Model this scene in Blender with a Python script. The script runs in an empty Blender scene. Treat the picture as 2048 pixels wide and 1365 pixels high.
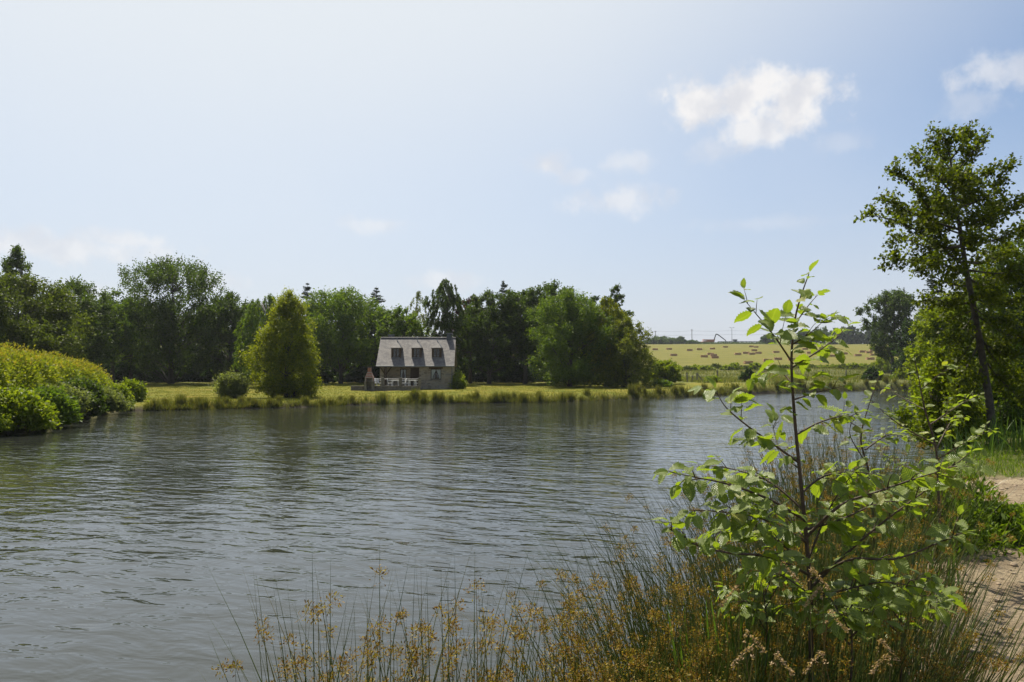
import bpy, math, random
import numpy as np
from mathutils import Vector, Matrix
R = math.radians
# ------------------------------------------------------------------ camera, sky, sun, exposure
scene = bpy.context.scene
col = scene.collection
CAM_Z = 2.3
PITCH = R(2.28)
F = 1569.0
cam_d = bpy.data.cameras.new('camera'); cam_d.sensor_width = 36; cam_d.lens = F / 2048 * 36
cam_d.clip_start = 0.05; cam_d.clip_end = 5000
cam = bpy.data.objects.new('camera', cam_d); col.objects.link(cam)
cam.location = (0, 0, CAM_Z); cam.rotation_euler = (R(90) + PITCH, 0, 0)
scene.camera = cam
SUN_AZ, SUN_EL = R(-24), R(58)          # azimuth from +Y towards +X
sun_dir = Vector((math.sin(SUN_AZ) * math.cos(SUN_EL), math.cos(SUN_AZ) * math.cos(SUN_EL), math.sin(SUN_EL)))

world = bpy.data.worlds.new('World'); scene.world = world; world.use_nodes = True
wt = world.node_tree; wt.nodes.clear()
def wn(t, **kw):
    n = wt.nodes.new(t)
    for k, v in kw.items(): setattr(n, k, v)
    return n
def wmath(op, a, b=None, c=None, clamp=False):
    n = wn('ShaderNodeMath', operation=op); n.use_clamp = clamp
    for i, v in enumerate((a, b, c)):
        if v is None: continue
        if isinstance(v, (int, float)): n.inputs[i].default_value = v
        else: wt.links.new(v, n.inputs[i])
    return n.outputs[0]
wout = wn('ShaderNodeOutputWorld'); wbg = wn('ShaderNodeBackground')
wt.links.new(wbg.outputs[0], wout.inputs[0])
sky = wn('ShaderNodeTexSky'); sky.sky_type = 'NISHITA'; sky.sun_disc = False
sky.sun_elevation = SUN_EL; sky.sun_rotation = SUN_AZ
sky.air_density = 1.0; sky.dust_density = 0.7; sky.ozone_density = 3.0; sky.altitude = 100
wbg.inputs['Strength'].default_value = 0.081
tc = wn('ShaderNodeTexCoord'); sep = wn('ShaderNodeSeparateXYZ')
wt.links.new(tc.outputs['Generated'], sep.inputs[0])
az = wmath('ARCTAN2', sep.outputs[0], sep.outputs[1]); el = wmath('ARCSINE', sep.outputs[2])
nz = wn('ShaderNodeTexNoise'); nz.inputs['Scale'].default_value = 23; nz.inputs['Detail'].default_value = 9; nz.inputs['Roughness'].default_value = 0.62
wt.links.new(tc.outputs['Generated'], nz.inputs['Vector'])
nz2 = wn('ShaderNodeTexNoise'); nz2.inputs['Scale'].default_value = 3.2; nz2.inputs['Detail'].default_value = 5
wt.links.new(tc.outputs['Generated'], nz2.inputs['Vector'])
noff = wmath('MULTIPLY', wmath('SUBTRACT', nz.outputs['Fac'], 0.5), 3.0)
def px_dir(px, py):
    cx, cy = (px - 1024) / F, (682.5 - py) / F
    return Vector((cx, math.cos(PITCH) - cy * math.sin(PITCH), math.sin(PITCH) + cy * math.cos(PITCH)))
CLOUDS = [  # px, py, half width, half height, strength
    (1405, 205, 95, 58, 1.0), (1480, 205, 110, 70, 1.0), (1590, 205, 95, 55, .95), (1500, 262, 85, 45, .75),
    (1420, 300, 55, 40, .32), (1235, 400, 95, 38, .5), (1090, 332, 46, 32, .6), (1150, 355, 40, 22, .32), (1258, 322, 50, 28, .35),
    (1990, 150, 75, 42, .5), (2035, 140, 60, 42, .5), (1950, 200, 60, 40, .25), (1690, 285, 50, 25, .18),
    (150, 500, 190, 34, .55), (245, 480, 90, 26, .5), (750, 450, 60, 22, .35), (890, 562, 70, 26, .4), (430, 560, 60, 24, .35), (190, 585, 60, 26, .35),
    (1560, 445, 160, 18, .16)]
cov = None
for (px, py, hw, hh, st) in CLOUDS:
    d = px_dir(px, py).normalized()
    a0, e0 = math.atan2(d.x, d.y), math.asin(d.z)
    u = wmath('DIVIDE', wmath('SUBTRACT', az, a0), hw / F * 1.12); v = wmath('DIVIDE', wmath('SUBTRACT', el, e0), hh / F * .9)
    r = wmath('SQRT', wmath('ADD', wmath('MULTIPLY', u, u), wmath('MULTIPLY', v, v)))
    r = wmath('ADD', r, noff)
    mr = wn('ShaderNodeMapRange', interpolation_type='SMOOTHSTEP')
    mr.inputs['From Min'].default_value = 1.15; mr.inputs['From Max'].default_value = 0.2
    mr.inputs['To Min'].default_value = 0; mr.inputs['To Max'].default_value = min(1.0, st * 1.15)
    wt.links.new(r, mr.inputs['Value'])
    cov = mr.outputs[0] if cov is None else wmath('MAXIMUM', cov, mr.outputs[0])
# thin high veil everywhere
veil = wn('ShaderNodeMapRange', interpolation_type='SMOOTHSTEP')
veil.inputs['From Min'].default_value = 0.42; veil.inputs['From Max'].default_value = 0.75; veil.inputs['To Max'].default_value = 0.12
wt.links.new(nz2.outputs['Fac'], veil.inputs['Value'])
# bright hazy aureole round the sun
dotn = wn('ShaderNodeVectorMath', operation='DOT_PRODUCT'); dotn.inputs[1].default_value = sun_dir
wt.links.new(tc.outputs['Generated'], dotn.inputs[0])
aur = wn('ShaderNodeMapRange', interpolation_type='SMOOTHSTEP')
aur.inputs['From Min'].default_value = 0.45; aur.inputs['From Max'].default_value = 0.86; aur.inputs['To Max'].default_value = 0.92
wt.links.new(dotn.outputs['Value'], aur.inputs['Value'])
def wmix(fac, a, b):
    m = wn('ShaderNodeMix', data_type='RGBA')
    wt.links.new(fac, m.inputs['Factor'])
    for s, v in ((m.inputs['A'], a), (m.inputs['B'], b)):
        if isinstance(v, tuple): s.default_value = v
        else: wt.links.new(v, s)
    return m.outputs['Result']
skc = wmix(veil.outputs[0], sky.outputs[0], (6.3, 6.6, 7.2, 1))
hz = wn('ShaderNodeMapRange', interpolation_type='SMOOTHSTEP')     # pale summer haze low over the horizon, all the way round
hz.inputs['From Min'].default_value = 0.36; hz.inputs['From Max'].default_value = -0.05; hz.inputs['To Max'].default_value = 0.92
wt.links.new(el, hz.inputs['Value'])
skc = wmix(hz.outputs[0], skc, (5.1, 5.3, 6.05, 1))
skc = wmix(aur.outputs[0], skc, (6.8, 7.15, 7.4, 1))
nz3 = wn('ShaderNodeTexNoise'); nz3.inputs['Scale'].default_value = 24; nz3.inputs['Detail'].default_value = 7
wt.links.new(tc.outputs['Generated'], nz3.inputs['Vector'])
csh = wn('ShaderNodeMapRange', interpolation_type='SMOOTHSTEP'); csh.inputs['From Min'].default_value = 0.36; csh.inputs['From Max'].default_value = 0.6
wt.links.new(nz3.outputs['Fac'], csh.inputs['Value'])
ccol = wmix(csh.outputs[0], (6.1, 6.2, 6.6, 1), (7.6, 7.5, 7.5, 1))
skc = wmix(cov, skc, ccol)
wt.links.new(skc, wbg.inputs['Color'])

sd = bpy.data.lights.new('sun', 'SUN'); sd.energy = 5.0; sd.angle = R(0.6); sd.color = (1, .93, .79)
sun = bpy.data.objects.new('sun', sd); col.objects.link(sun)
sun.rotation_euler = (-sun_dir).to_track_quat('-Z', 'Y').to_euler(); sun.location = (-40, 60, 90)
vs = scene.view_settings; vs.view_transform = 'Standard'; vs.look = 'None'; vs.gamma = 1; vs.exposure = 0.58
scene.render.engine = 'CYCLES'
cy = scene.cycles; cy.max_bounces = 7; cy.diffuse_bounces = 3; cy.glossy_bounces = 3; cy.transmission_bounces = 4
cy.transparent_max_bounces = 8; cy.volume_bounces = 0; cy.use_denoising = True; cy.caustics_reflective = False; cy.caustics_refractive = False

# ------------------------------------------------------------------ helpers
def at(px, py, D):
    d = px_dir(px, py); return Vector((0, 0, CAM_Z)) + d * (D / d.y)
def onwater(px, py):
    d = px_dir(px, py); t = -CAM_Z / d.z; return (d.x * t, d.y * t)
def tag(o, label=None, cat=None, group=None, kind=None):
    if label: o['label'] = label
    if cat: o['category'] = cat
    if group: o['group'] = group
    if kind: o['kind'] = kind
    return o
def empty(name, loc, rz=0, label=None, cat=None, group=None):
    o = bpy.data.objects.new(name, None); col.objects.link(o); o.location = loc; o.rotation_euler = (0, 0, rz)
    o.empty_display_size = .2
    return tag(o, label, cat, group)
def link(name, me, mat=None, parent=None, loc=None):
    o = bpy.data.objects.new(name, me); col.objects.link(o)
    if mat and not me.materials: me.materials.append(mat)
    if parent: o.parent = parent
    if loc is not None: o.location = loc
    return o
def copy_tree(o, parent=None):
    c = o.copy(); col.objects.link(c); c.parent = parent
    for ch in o.children: copy_tree(ch, c)
    return c
def np_mesh(name, V, Fq, smooth=False):
    """V (n,3), Fq (m,k) faces with k = 3 or 4"""
    me = bpy.data.meshes.new(name)
    V = np.ascontiguousarray(V, dtype=np.float32); Fq = np.ascontiguousarray(Fq, dtype=np.int32)
    m, k = Fq.shape
    me.vertices.add(len(V)); me.vertices.foreach_set('co', V.ravel())
    me.loops.add(m * k); me.loops.foreach_set('vertex_index', Fq.ravel())
    me.polygons.add(m); me.polygons.foreach_set('loop_start', np.arange(0, m * k, k, dtype=np.int32))
    if smooth: me.polygons.foreach_set('use_smooth', np.ones(m, dtype=bool))
    me.update(calc_edges=True); return me
class MB:
    """collects boxes, prisms and tubes into one mesh"""
    def __init__(s): s.v = []; s.f = []
    def add(s, vs_, fs): b = len(s.v); s.v += [tuple(v) for v in vs_]; s.f += [tuple(i + b for i in f) for f in fs]; return s
    def box(s, x0, x1, y0, y1, z0, z1):
        return s.add([(x0, y0, z0), (x1, y0, z0), (x1, y1, z0), (x0, y1, z0), (x0, y0, z1), (x1, y0, z1), (x1, y1, z1), (x0, y1, z1)],
                     [(3, 2, 1, 0), (4, 5, 6, 7), (0, 1, 5, 4), (1, 2, 6, 5), (2, 3, 7, 6), (3, 0, 4, 7)])
    def tube(s, pts, rad, n=6, cap=True):
        pts = [Vector(p) for p in pts]; rad = [rad] * len(pts) if isinstance(rad, (int, float)) else list(rad)
        base = len(s.v); prev = None
        for i, p in enumerate(pts):
            t = (pts[min(i + 1, len(pts) - 1)] - pts[max(i - 1, 0)])
            t = t.normalized() if t.length > 1e-9 else Vector((0, 0, 1))
            if prev is None:
                a = Vector((1, 0, 0)) if abs(t.x) < .8 else Vector((0, 1, 0)); u = t.cross(a).normalized()
            else: u = (prev - t * prev.dot(t)).normalized()
            prev = u; w = t.cross(u)
            for k in range(n):
                an = 2 * math.pi * k / n; q = p + (u * math.cos(an) + w * math.sin(an)) * rad[i]; s.v.append(tuple(q))
        for i in range(len(pts) - 1):
            for k in range(n):
                a = base + i * n + k; b = base + i * n + (k + 1) % n; s.f.append((a, b, b + n, a + n))
        if cap:
            s.f.append(tuple(base + k for k in range(n))[::-1]); s.f.append(tuple(base + (len(pts) - 1) * n + k for k in range(n)))
        return s
    def bar(s, a, b, w, h=None): return s.tube([a, b], w, 4)
    def build(s, name, mat, parent=None, smooth=False, loc=None, bevel=0):
        me = bpy.data.meshes.new(name); me.from_pydata(s.v, [], s.f)
        if smooth: me.polygons.foreach_set('use_smooth', [True] * len(me.polygons))
        me.update(); o = link(name, me, mat, parent, loc)
        if bevel:
            b = o.modifiers.new('bevel', 'BEVEL'); b.width = bevel; b.segments = 2; b.limit_method = 'ANGLE'
        return o

# ------------------------------------------------------------------ materials
MATS = {}
def new_mat(name):
    m = bpy.data.materials.new(name); m.use_nodes = True; nt = m.node_tree
    return m, nt, nt.nodes['Principled BSDF'], nt.nodes['Material Output']
def N(nt, t, ins=None, **kw):
    n = nt.nodes.new(t)
    for k, v in kw.items(): setattr(n, k, v)
    for k, v in (ins or {}).items():
        if hasattr(v, 'is_output'): nt.links.new(v, n.inputs[k])
        else: n.inputs[k].default_value = v
    return n
def ramp(nt, fac, stops):
    r = nt.nodes.new('ShaderNodeValToRGB'); nt.links.new(fac, r.inputs[0]); e = r.color_ramp.elements
    while len(e) < len(stops): e.new(.5)
    for i, (p, c) in enumerate(stops): e[i].position = p; e[i].color = (*c, 1)
    return r.outputs[0]
def leaf_mat(name, stops, trans=.42, tcol=1.9, rough=.55, spec=.2):
    """stops = list of colours spread over the leaves of a crown"""
    m, nt, p, out = new_mat(name)
    g = N(nt, 'ShaderNodeNewGeometry')
    c = ramp(nt, g.outputs['Random Per Island'], [(i / max(1, len(stops) - 1), s) for i, s in enumerate(stops)])
    nt.links.new(c, p.inputs['Base Color']); p.inputs['Roughness'].default_value = rough; p.inputs['Specular IOR Level'].default_value = spec
    tm = N(nt, 'ShaderNodeMix', {'Factor': 1.0, 'A': c, 'B': (tcol, tcol * 1.02, tcol * .35, 1)}, data_type='RGBA', blend_type='MULTIPLY')
    t = N(nt, 'ShaderNodeBsdfTranslucent', {'Color': tm.outputs['Result']})
    mx = N(nt, 'ShaderNodeMixShader', {0: trans, 1: p.outputs[0], 2: t.outputs[0]})
    nt.links.new(mx.outputs[0], out.inputs[0]); return m
def noise_mat(name, c1, c2, scale, rough=.85, bump=.3, bdist=.02, detail=6, c3=None, spec=.3, bscale=None):
    m, nt, p, out = new_mat(name)
    tcn = N(nt, 'ShaderNodeTexCoord')
    n = N(nt, 'ShaderNodeTexNoise', {'Vector': tcn.outputs['Object'], 'Scale': scale, 'Detail': detail, 'Roughness': .6})
    st = [(.3, c1), (.7, c2)] if c3 is None else [(.28, c1), (.5, c2), (.72, c3)]
    nt.links.new(ramp(nt, n.outputs['Fac'], st), p.inputs['Base Color'])
    p.inputs['Roughness'].default_value = rough; p.inputs['Specular IOR Level'].default_value = spec
    if bump:
        n2 = N(nt, 'ShaderNodeTexNoise', {'Vector': tcn.outputs['Object'], 'Scale': bscale or scale * 2.5, 'Detail': 6})
        b = N(nt, 'ShaderNodeBump', {'Height': n2.outputs['Fac'], 'Strength': bump, 'Distance': bdist})
        nt.links.new(b.outputs[0], p.inputs['Normal'])
    return m
def plain(name, c, rough=.6, spec=.4, metal=0):
    m = noise_mat(name, tuple(x * .82 for x in c), tuple(min(1, x * 1.12) for x in c), 6, rough, .1, .004, spec=spec)
    m.node_tree.nodes['Principled BSDF'].inputs['Metallic'].default_value = metal; return m

M = {}
M['bark'] = noise_mat('bark', (.035, .03, .022), (.1, .085, .065), 9, .9, .6, .02)
M['birch_bark'] = noise_mat('birch_bark', (.06, .055, .05), (.4, .38, .35), 3.5, .8, .3, .01)
M['twig'] = noise_mat('twig_bark', (.045, .032, .022), (.11, .075, .05), 40, .7, .3, .002)
M['oak'] = leaf_mat('oak_leaf', [(0.026, 0.043, 0.005), (0.044, 0.073, 0.008), (0.070, 0.106, 0.010)])
M['dark'] = leaf_mat('dark_leaf', [(0.012, 0.026, 0.005), (0.021, 0.042, 0.007), (0.035, 0.066, 0.010)])  # dark green; under the trees the leaf colour also stands in for shade
M['fresh'] = leaf_mat('fresh_leaf', [(0.051, 0.091, 0.008), (0.081, 0.131, 0.010), (0.125, 0.171, 0.014)])
M['olive'] = leaf_mat('olive_leaf', [(0.036, 0.054, 0.007), (0.060, 0.081, 0.010), (0.089, 0.112, 0.014)])
M['birch'] = leaf_mat('birch_leaf', [(0.070, 0.096, 0.009), (0.112, 0.134, 0.011), (0.169, 0.179, 0.016)])
M['willow'] = leaf_mat('weeping_leaf', [(0.090, 0.118, 0.006), (0.149, 0.173, 0.008), (0.224, 0.228, 0.013)], trans=.48)
M['sallow'] = leaf_mat('sallow_leaf', [(.08, .1, .035), (.12, .145, .05), (.16, .18, .07)])
M['copper'] = leaf_mat('copper_leaf', [(.03, .014, .016), (.05, .022, .022), (.075, .04, .03)], tcol=1.3)
M['conifer'] = leaf_mat('conifer_needle', [(.012, .026, .014), (.022, .04, .022), (.034, .056, .03)], trans=.2)
M['hedge'] = leaf_mat('hedge_leaf', [(0.100, 0.143, 0.010), (0.173, 0.210, 0.013), (0.273, 0.277, 0.018)], trans=.4)
M['hedge_tip'] = leaf_mat('hedge_tip_leaf', [(.15, .17, .022), (.21, .2, .028), (.27, .2, .035)], trans=.4)
M['bush'] = leaf_mat('bush_leaf', [(0.079, 0.121, 0.006), (0.140, 0.182, 0.008), (0.218, 0.250, 0.013)], trans=.42)
M['haze_tree'] = leaf_mat('distant_leaf', [(.03, .055, .022), (.045, .075, .03), (.06, .09, .035)])
M['rush_far'] = leaf_mat('rush_blade_far', [(0.060, 0.075, 0.016), (0.102, 0.115, 0.025), (0.180, 0.149, 0.050)], trans=.3)
M['meadow'] = leaf_mat('meadow_blade', [(0.080, 0.102, 0.021), (0.120, 0.136, 0.032), (0.192, 0.162, 0.070)], trans=.35)
M['grass'] = leaf_mat('grass_blade', [(0.055, 0.099, 0.009), (0.094, 0.149, 0.013), (0.154, 0.188, 0.019)], trans=.4)
M['rush'] = leaf_mat('rush_stem', [(.035, .07, .01), (.06, .1, .013), (.1, .125, .02), (.2, .165, .05)], trans=.1, rough=.35, spec=.5)
M['rush_flower'] = leaf_mat('rush_flower', [(.13, .065, .016), (.22, .12, .026), (.3, .21, .045), (.22, .2, .045)], trans=.3, tcol=1.5)
M['iris'] = leaf_mat('iris_blade', [(0.050, 0.090, 0.018), (0.075, 0.126, 0.027)], trans=.4)
M['seed'] = leaf_mat('seed_head', [(.4, .27, .15), (.5, .36, .22)], trans=.3, tcol=1.2)
M['white'] = plain('white_plastic', (.6, .6, .58), .4, .4)
M['slate_dark'] = plain('dark_slate', (.07, .075, .085), .6)
M['wood_dark'] = noise_mat('dark_timber', (.04, .024, .014), (.09, .055, .03), 14, .75, .3, .004)
M['post'] = noise_mat('weathered_post', (.12, .105, .085), (.24, .21, .17), 12, .85, .4, .006)
M['lead'] = plain('lead_flashing', (.2, .21, .23), .5)
M['zinc'] = plain('zinc_gutter', (.16, .165, .17), .6, .3)
M['curtain'] = plain('lace_curtain', (.72, .72, .7), .9)
M['interior'] = plain('room_shade', (.03, .026, .022), .9)  # near-black colour standing in for the shade inside the rooms
M['orange'] = plain('orange_paint', (.55, .2, .09), .6)
M['dkmetal'] = plain('dark_metal', (.08, .085, .09), .5)
M['grey_metal'] = plain('grey_metal', (.25, .26, .27), .5)
M['stone_block'] = noise_mat('terrace_stone', (.1, .09, .075), (.24, .21, .17), 5, .9, .7, .03)

def make_leaf_veined(name, base, light):
    m, nt, p, out = new_mat(name)
    uv = N(nt, 'ShaderNodeUVMap'); s = N(nt, 'ShaderNodeSeparateXYZ', {0: uv.outputs[0]})
    ax = N(nt, 'ShaderNodeMath', {0: s.outputs[0], 1: .5}, operation='SUBTRACT'); ab = N(nt, 'ShaderNodeMath', {0: ax.outputs[0]}, operation='ABSOLUTE')
    k = N(nt, 'ShaderNodeMath', {0: ab.outputs[0], 1: -.75, 2: s.outputs[1]}, operation='MULTIPLY_ADD')
    k2 = N(nt, 'ShaderNodeMath', {0: k.outputs[0], 1: 62.0}, operation='MULTIPLY'); sn = N(nt, 'ShaderNodeMath', {0: k2.outputs[0]}, operation='SINE')
    vein = N(nt, 'ShaderNodeMapRange', {'Value': sn.outputs[0], 'From Min': .55, 'From Max': 1.0})
    mid = N(nt, 'ShaderNodeMapRange', {'Value': ab.outputs[0], 'From Min': .035, 'From Max': .012})
    vm = N(nt, 'ShaderNodeMath', {0: vein.outputs[0], 1: mid.outputs[0]}, operation='MAXIMUM')
    oi = N(nt, 'ShaderNodeObjectInfo')
    bc = ramp(nt, oi.outputs['Random'], [(0, tuple(x * .7 for x in base)), (.6, base), (.93, tuple(x * 1.35 for x in base)), (.97, (.3, .25, .05))])
    tcn = N(nt, 'ShaderNodeTexCoord'); nz_ = N(nt, 'ShaderNodeTexNoise', {'Vector': tcn.outputs['Object'], 'Scale': 30.0, 'Detail': 4})
    bl = N(nt, 'ShaderNodeMix', {'Factor': nz_.outputs['Fac'], 'A': bc, 'B': (*[x * 1.25 for x in base], 1)}, data_type='RGBA')
    vf = N(nt, 'ShaderNodeMath', {0: vm.outputs[0], 1: .45}, operation='MULTIPLY')
    cm = N(nt, 'ShaderNodeMix', {'Factor': vf.outputs[0], 'A': bl.outputs['Result'], 'B': (*light, 1)}, data_type='RGBA')
    nt.links.new(cm.outputs['Result'], p.inputs['Base Color']); p.inputs['Roughness'].default_value = .38; p.inputs['Specular IOR Level'].default_value = .45
    bp = N(nt, 'ShaderNodeBump', {'Height': sn.outputs[0], 'Strength': .55, 'Distance': .0012}); nt.links.new(bp.outputs[0], p.inputs['Normal'])
    tm = N(nt, 'ShaderNodeMix', {'Factor': 1.0, 'A': cm.outputs['Result'], 'B': (1.7, 1.8, .45, 1)}, data_type='RGBA', blend_type='MULTIPLY')
    t = N(nt, 'ShaderNodeBsdfTranslucent', {'Color': tm.outputs['Result'], 'Normal': bp.outputs[0]})
    mx = N(nt, 'ShaderNodeMixShader', {0: .45, 1: p.outputs[0], 2: t.outputs[0]}); nt.links.new(mx.outputs[0], out.inputs[0]); return m
M['alder_leaf'] = make_leaf_veined('alder_leaf', (.135, .18, .028), (.29, .34, .08))

def stone_wall_mat():
    m, nt, p, out = new_mat('rubble_stone'); tcn = N(nt, 'ShaderNodeTexCoord')
    mp = N(nt, 'ShaderNodeMapping', {'Vector': tcn.outputs['Object'], 'Scale': (3.2, 3.2, 6.5)})
    v = N(nt, 'ShaderNodeTexVoronoi', {'Vector': mp.outputs[0], 'Scale': 1.0, 'Randomness': .85})
    ve = N(nt, 'ShaderNodeTexVoronoi', {'Vector': mp.outputs[0], 'Scale': 1.0, 'Randomness': .85}, feature='DISTANCE_TO_EDGE')
    sx = N(nt, 'ShaderNodeSeparateXYZ', {0: v.outputs['Color']})
    c = ramp(nt, sx.outputs[0], [(0, (.16, .125, .085)), (.35, (.27, .215, .145)), (.7, (.34, .28, .19)), (1, (.2, .18, .15))])
    j = N(nt, 'ShaderNodeMapRange', {'Value': ve.outputs['Distance'], 'From Min': .03, 'From Max': .09})
    cm = N(nt, 'ShaderNodeMix', {'Factor': j.outputs[0], 'A': (.3, .265, .2, 1), 'B': c}, data_type='RGBA')
    nt.links.new(cm.outputs['Result'], p.inputs['Base Color']); p.inputs['Roughness'].default_value = .9
    b = N(nt, 'ShaderNodeBump', {'Height': j.outputs[0], 'Strength': .8, 'Distance': .03}); nt.links.new(b.outputs[0], p.inputs['Normal']); return m
M['stone'] = stone_wall_mat()
def slate_mat():
    m, nt, p, out = new_mat('lichen_slate'); tcn = N(nt, 'ShaderNodeTexCoord')
    br = N(nt, 'ShaderNodeTexBrick', {'Vector': tcn.outputs['UV'], 'Scale': 1.0, 'Color1': (.3, .3, .3, 1), 'Color2': (.75, .75, .75, 1), 'Mortar': (0, 0, 0, 1),
        'Mortar Size': .012, 'Brick Width': .22, 'Row Height': .13})
    n1 = N(nt, 'ShaderNodeTexNoise', {'Vector': tcn.outputs['Object'], 'Scale': 1.7, 'Detail': 9, 'Roughness': .75})
    n2 = N(nt, 'ShaderNodeTexNoise', {'Vector': tcn.outputs['Object'], 'Scale': 7.0, 'Detail': 6, 'Roughness': .7})
    c = ramp(nt, n1.outputs['Fac'], [(.3, (.05, .046, .047)), (.45, (.11, .1, .1)), (.58, (.2, .18, .165)), (.72, (.125, .09, .07))])
    c2 = ramp(nt, n2.outputs['Fac'], [(.35, (.55, .53, .52)), (.65, (1.1, 1.08, 1.05))])
    a = N(nt, 'ShaderNodeMix', {'Factor': .8, 'A': c, 'B': c2}, data_type='RGBA', blend_type='MULTIPLY')
    a2 = N(nt, 'ShaderNodeMix', {'Factor': .3, 'A': a.outputs['Result'], 'B': br.outputs['Color']}, data_type='RGBA', blend_type='OVERLAY')
    nt.links.new(a2.outputs['Result'], p.inputs['Base Color']); p.inputs['Roughness'].default_value = .7
    b = N(nt, 'ShaderNodeBump', {'Height': br.outputs['Fac'], 'Strength': .6, 'Distance': -.012}); nt.links.new(b.outputs[0], p.inputs['Normal']); return m
M['slate'] = slate_mat()
def brick_mat():
    m, nt, p, out = new_mat('red_brick'); tcn = N(nt, 'ShaderNodeTexCoord')
    br = N(nt, 'ShaderNodeTexBrick', {'Vector': tcn.outputs['Object'], 'Scale': 1.0, 'Color1': (.26, .09, .055, 1), 'Color2': (.34, .14, .09, 1), 'Mortar': (.3, .27, .23, 1), 'Mortar Size': .012, 'Brick Width': .21, 'Row Height': .07})
    nt.links.new(br.outputs['Color'], p.inputs['Base Color']); p.inputs['Roughness'].default_value = .9; return m
M['brick'] = brick_mat()
def glass_mat():
    m, nt, p, out = new_mat('window_glass'); fr = N(nt, 'ShaderNodeFresnel', {'IOR': 1.5})
    tr = N(nt, 'ShaderNodeBsdfTransparent', {'Color': (.86, .9, .88, 1)}); gl = N(nt, 'ShaderNodeBsdfGlossy', {'Roughness': .02})
    mx = N(nt, 'ShaderNodeMixShader', {0: fr.outputs[0], 1: tr.outputs[0], 2: gl.outputs[0]}); nt.links.new(mx.outputs[0], out.inputs[0]); return m
M['glass'] = glass_mat()
def hay_mat():
    m, nt, p, out = new_mat('hay'); tcn = N(nt, 'ShaderNodeTexCoord')
    mp = N(nt, 'ShaderNodeMapping', {'Vector': tcn.outputs['Object'], 'Scale': (2, 6, 9)})
    n = N(nt, 'ShaderNodeTexNoise', {'Vector': mp.outputs[0], 'Scale': 2.5, 'Detail': 8})
    nt.links.new(ramp(nt, n.outputs['Fac'], [(.3, (.3, .16, .085)), (.7, (.5, .3, .165))]), p.inputs['Base Color']); p.inputs['Roughness'].default_value = .95
    b = N(nt, 'ShaderNodeBump', {'Height': n.outputs['Fac'], 'Strength': .8, 'Distance': .06}); nt.links.new(b.outputs[0], p.inputs['Normal']); return m
M['hay'] = hay_mat()

# ------------------------------------------------------------------ terrain
shore_px = [(0, 872), (60, 862), (130, 848), (180, 838), (235, 826), (262, 822), (290, 822), (400, 820), (600, 815), (700, 811), (800, 808.5), (950, 807),
            (1100, 805), (1200, 801), (1300, 797), (1400, 792.5), (1500, 788.5), (1650, 783.5), (1800, 779.5), (1850, 779)]
POND = [onwater(*p) for p in shore_px]
FAR_SHORE = list(POND)
POND += [(60, 108), (52, 93), (42, 76), (32, 58), (23, 40), (16.5, 29), (12.6, 22.5), (10.2, 18.6), (7.9, 15.4), (5.3, 12.2), (3.5, 9.7), (2.2, 7.4), (1.1, 5.3), (0.0, 4.3),
         (-1.6, 3.85), (-4, 3.5), (-8, 3.4), (-13, 4.2), (-19, 8), (-22, 15), (-21, 23)]
PA = np.array(POND)
def pond_sd(x, y):
    """signed distance to the pond edge, positive on land"""
    x = np.asarray(x, float); y = np.asarray(y, float); sh = x.shape; x = x.ravel(); y = y.ravel()
    best = np.full(x.shape, 1e9); ins = np.zeros(x.shape, bool)
    n = len(PA)
    for i in range(n):
        ax_, ay_ = PA[i]; bx_, by_ = PA[(i + 1) % n]
        dx, dy = bx_ - ax_, by_ - ay_
        t = np.clip(((x - ax_) * dx + (y - ay_) * dy) / (dx * dx + dy * dy), 0, 1)
        best = np.minimum(best, np.hypot(x - ax_ - t * dx, y - ay_ - t * dy))
        c = ((ay_ > y) != (by_ > y)); xi = ax_ + (y - ay_) * dx / (dy if abs(dy) > 1e-9 else 1e-9)
        ins ^= c & (x < xi)
    return np.where(ins, -best, best).reshape(sh)
def wob(x, y, s, ph=0):
    return (np.sin(x * s + 1.3 * np.sin(y * s * .7 + ph)) * np.sin(y * s * 1.13 + 1.7 * np.sin(x * s * .6 + 2 * ph)))
ZY = [-80, 20, 30, 45, 60, 76, 90, 130, 180, 220, 380, 450, 520, 2500]
ZZ = [.62, .6, .5, .42, .42, .74, .98, 1.3, 3.2, 5.4, 15.1, 18.7, 19.6, 19.6]
def zg(x, y):
    x = np.asarray(x, float); y = np.asarray(y, float)
    d = pond_sd(x, y) + .22 * wob(x, y, .9, .4) + .1 * wob(x, y, 2.9, 1.1)
    zb = np.interp(y, ZY, ZZ)
    w = np.where(y < 25, .5, .55)
    near = (y < 26)
    zb = zb + .035 * wob(x, y, .8) + np.where(near, .012 * wob(x, y, 5.1, .7) + .007 * wob(x, y, 13, 2), .02 * wob(x, y, 2.3, .7)) + np.where(y > 130, .35 * wob(x, y, .03), 0)
    out = -.06 + (zb + .06) * (1 - np.exp(-np.maximum(d, 0) / w))
    inn = -.06 - .9 * (1 - np.exp(np.minimum(d, 0) / 1.4))
    return np.where(d > 0, out, inn)
def zp(x, y): return float(zg(np.array([x]), np.array([y]))[0])
def gp(x, y, sink=0): return Vector((x, y, zp(x, y) - sink))
def px_ground(px, py, d0=4.0, d1=700.0):
    """first point where the ray through a picture point meets the ground"""
    d = px_dir(px, py); D = np.exp(np.linspace(math.log(d0), math.log(d1), 2500)); t = D / d.y
    X, Y, Z = d.x * t, D, CAM_Z + d.z * t
    h = np.maximum(zg(X, Y), 0); k = np.argmax(Z < h)
    return Vector((X[k], Y[k], h[k]))
def lines(segs):
    o = []
    for a, b, s in segs: o += list(np.arange(a, b - 1e-6, s))
    return np.array(o + [segs[-1][1]])
def geo(a, b, n): return list(a + (b - a) * (np.linspace(0, 1, n) ** 2.2))
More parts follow.
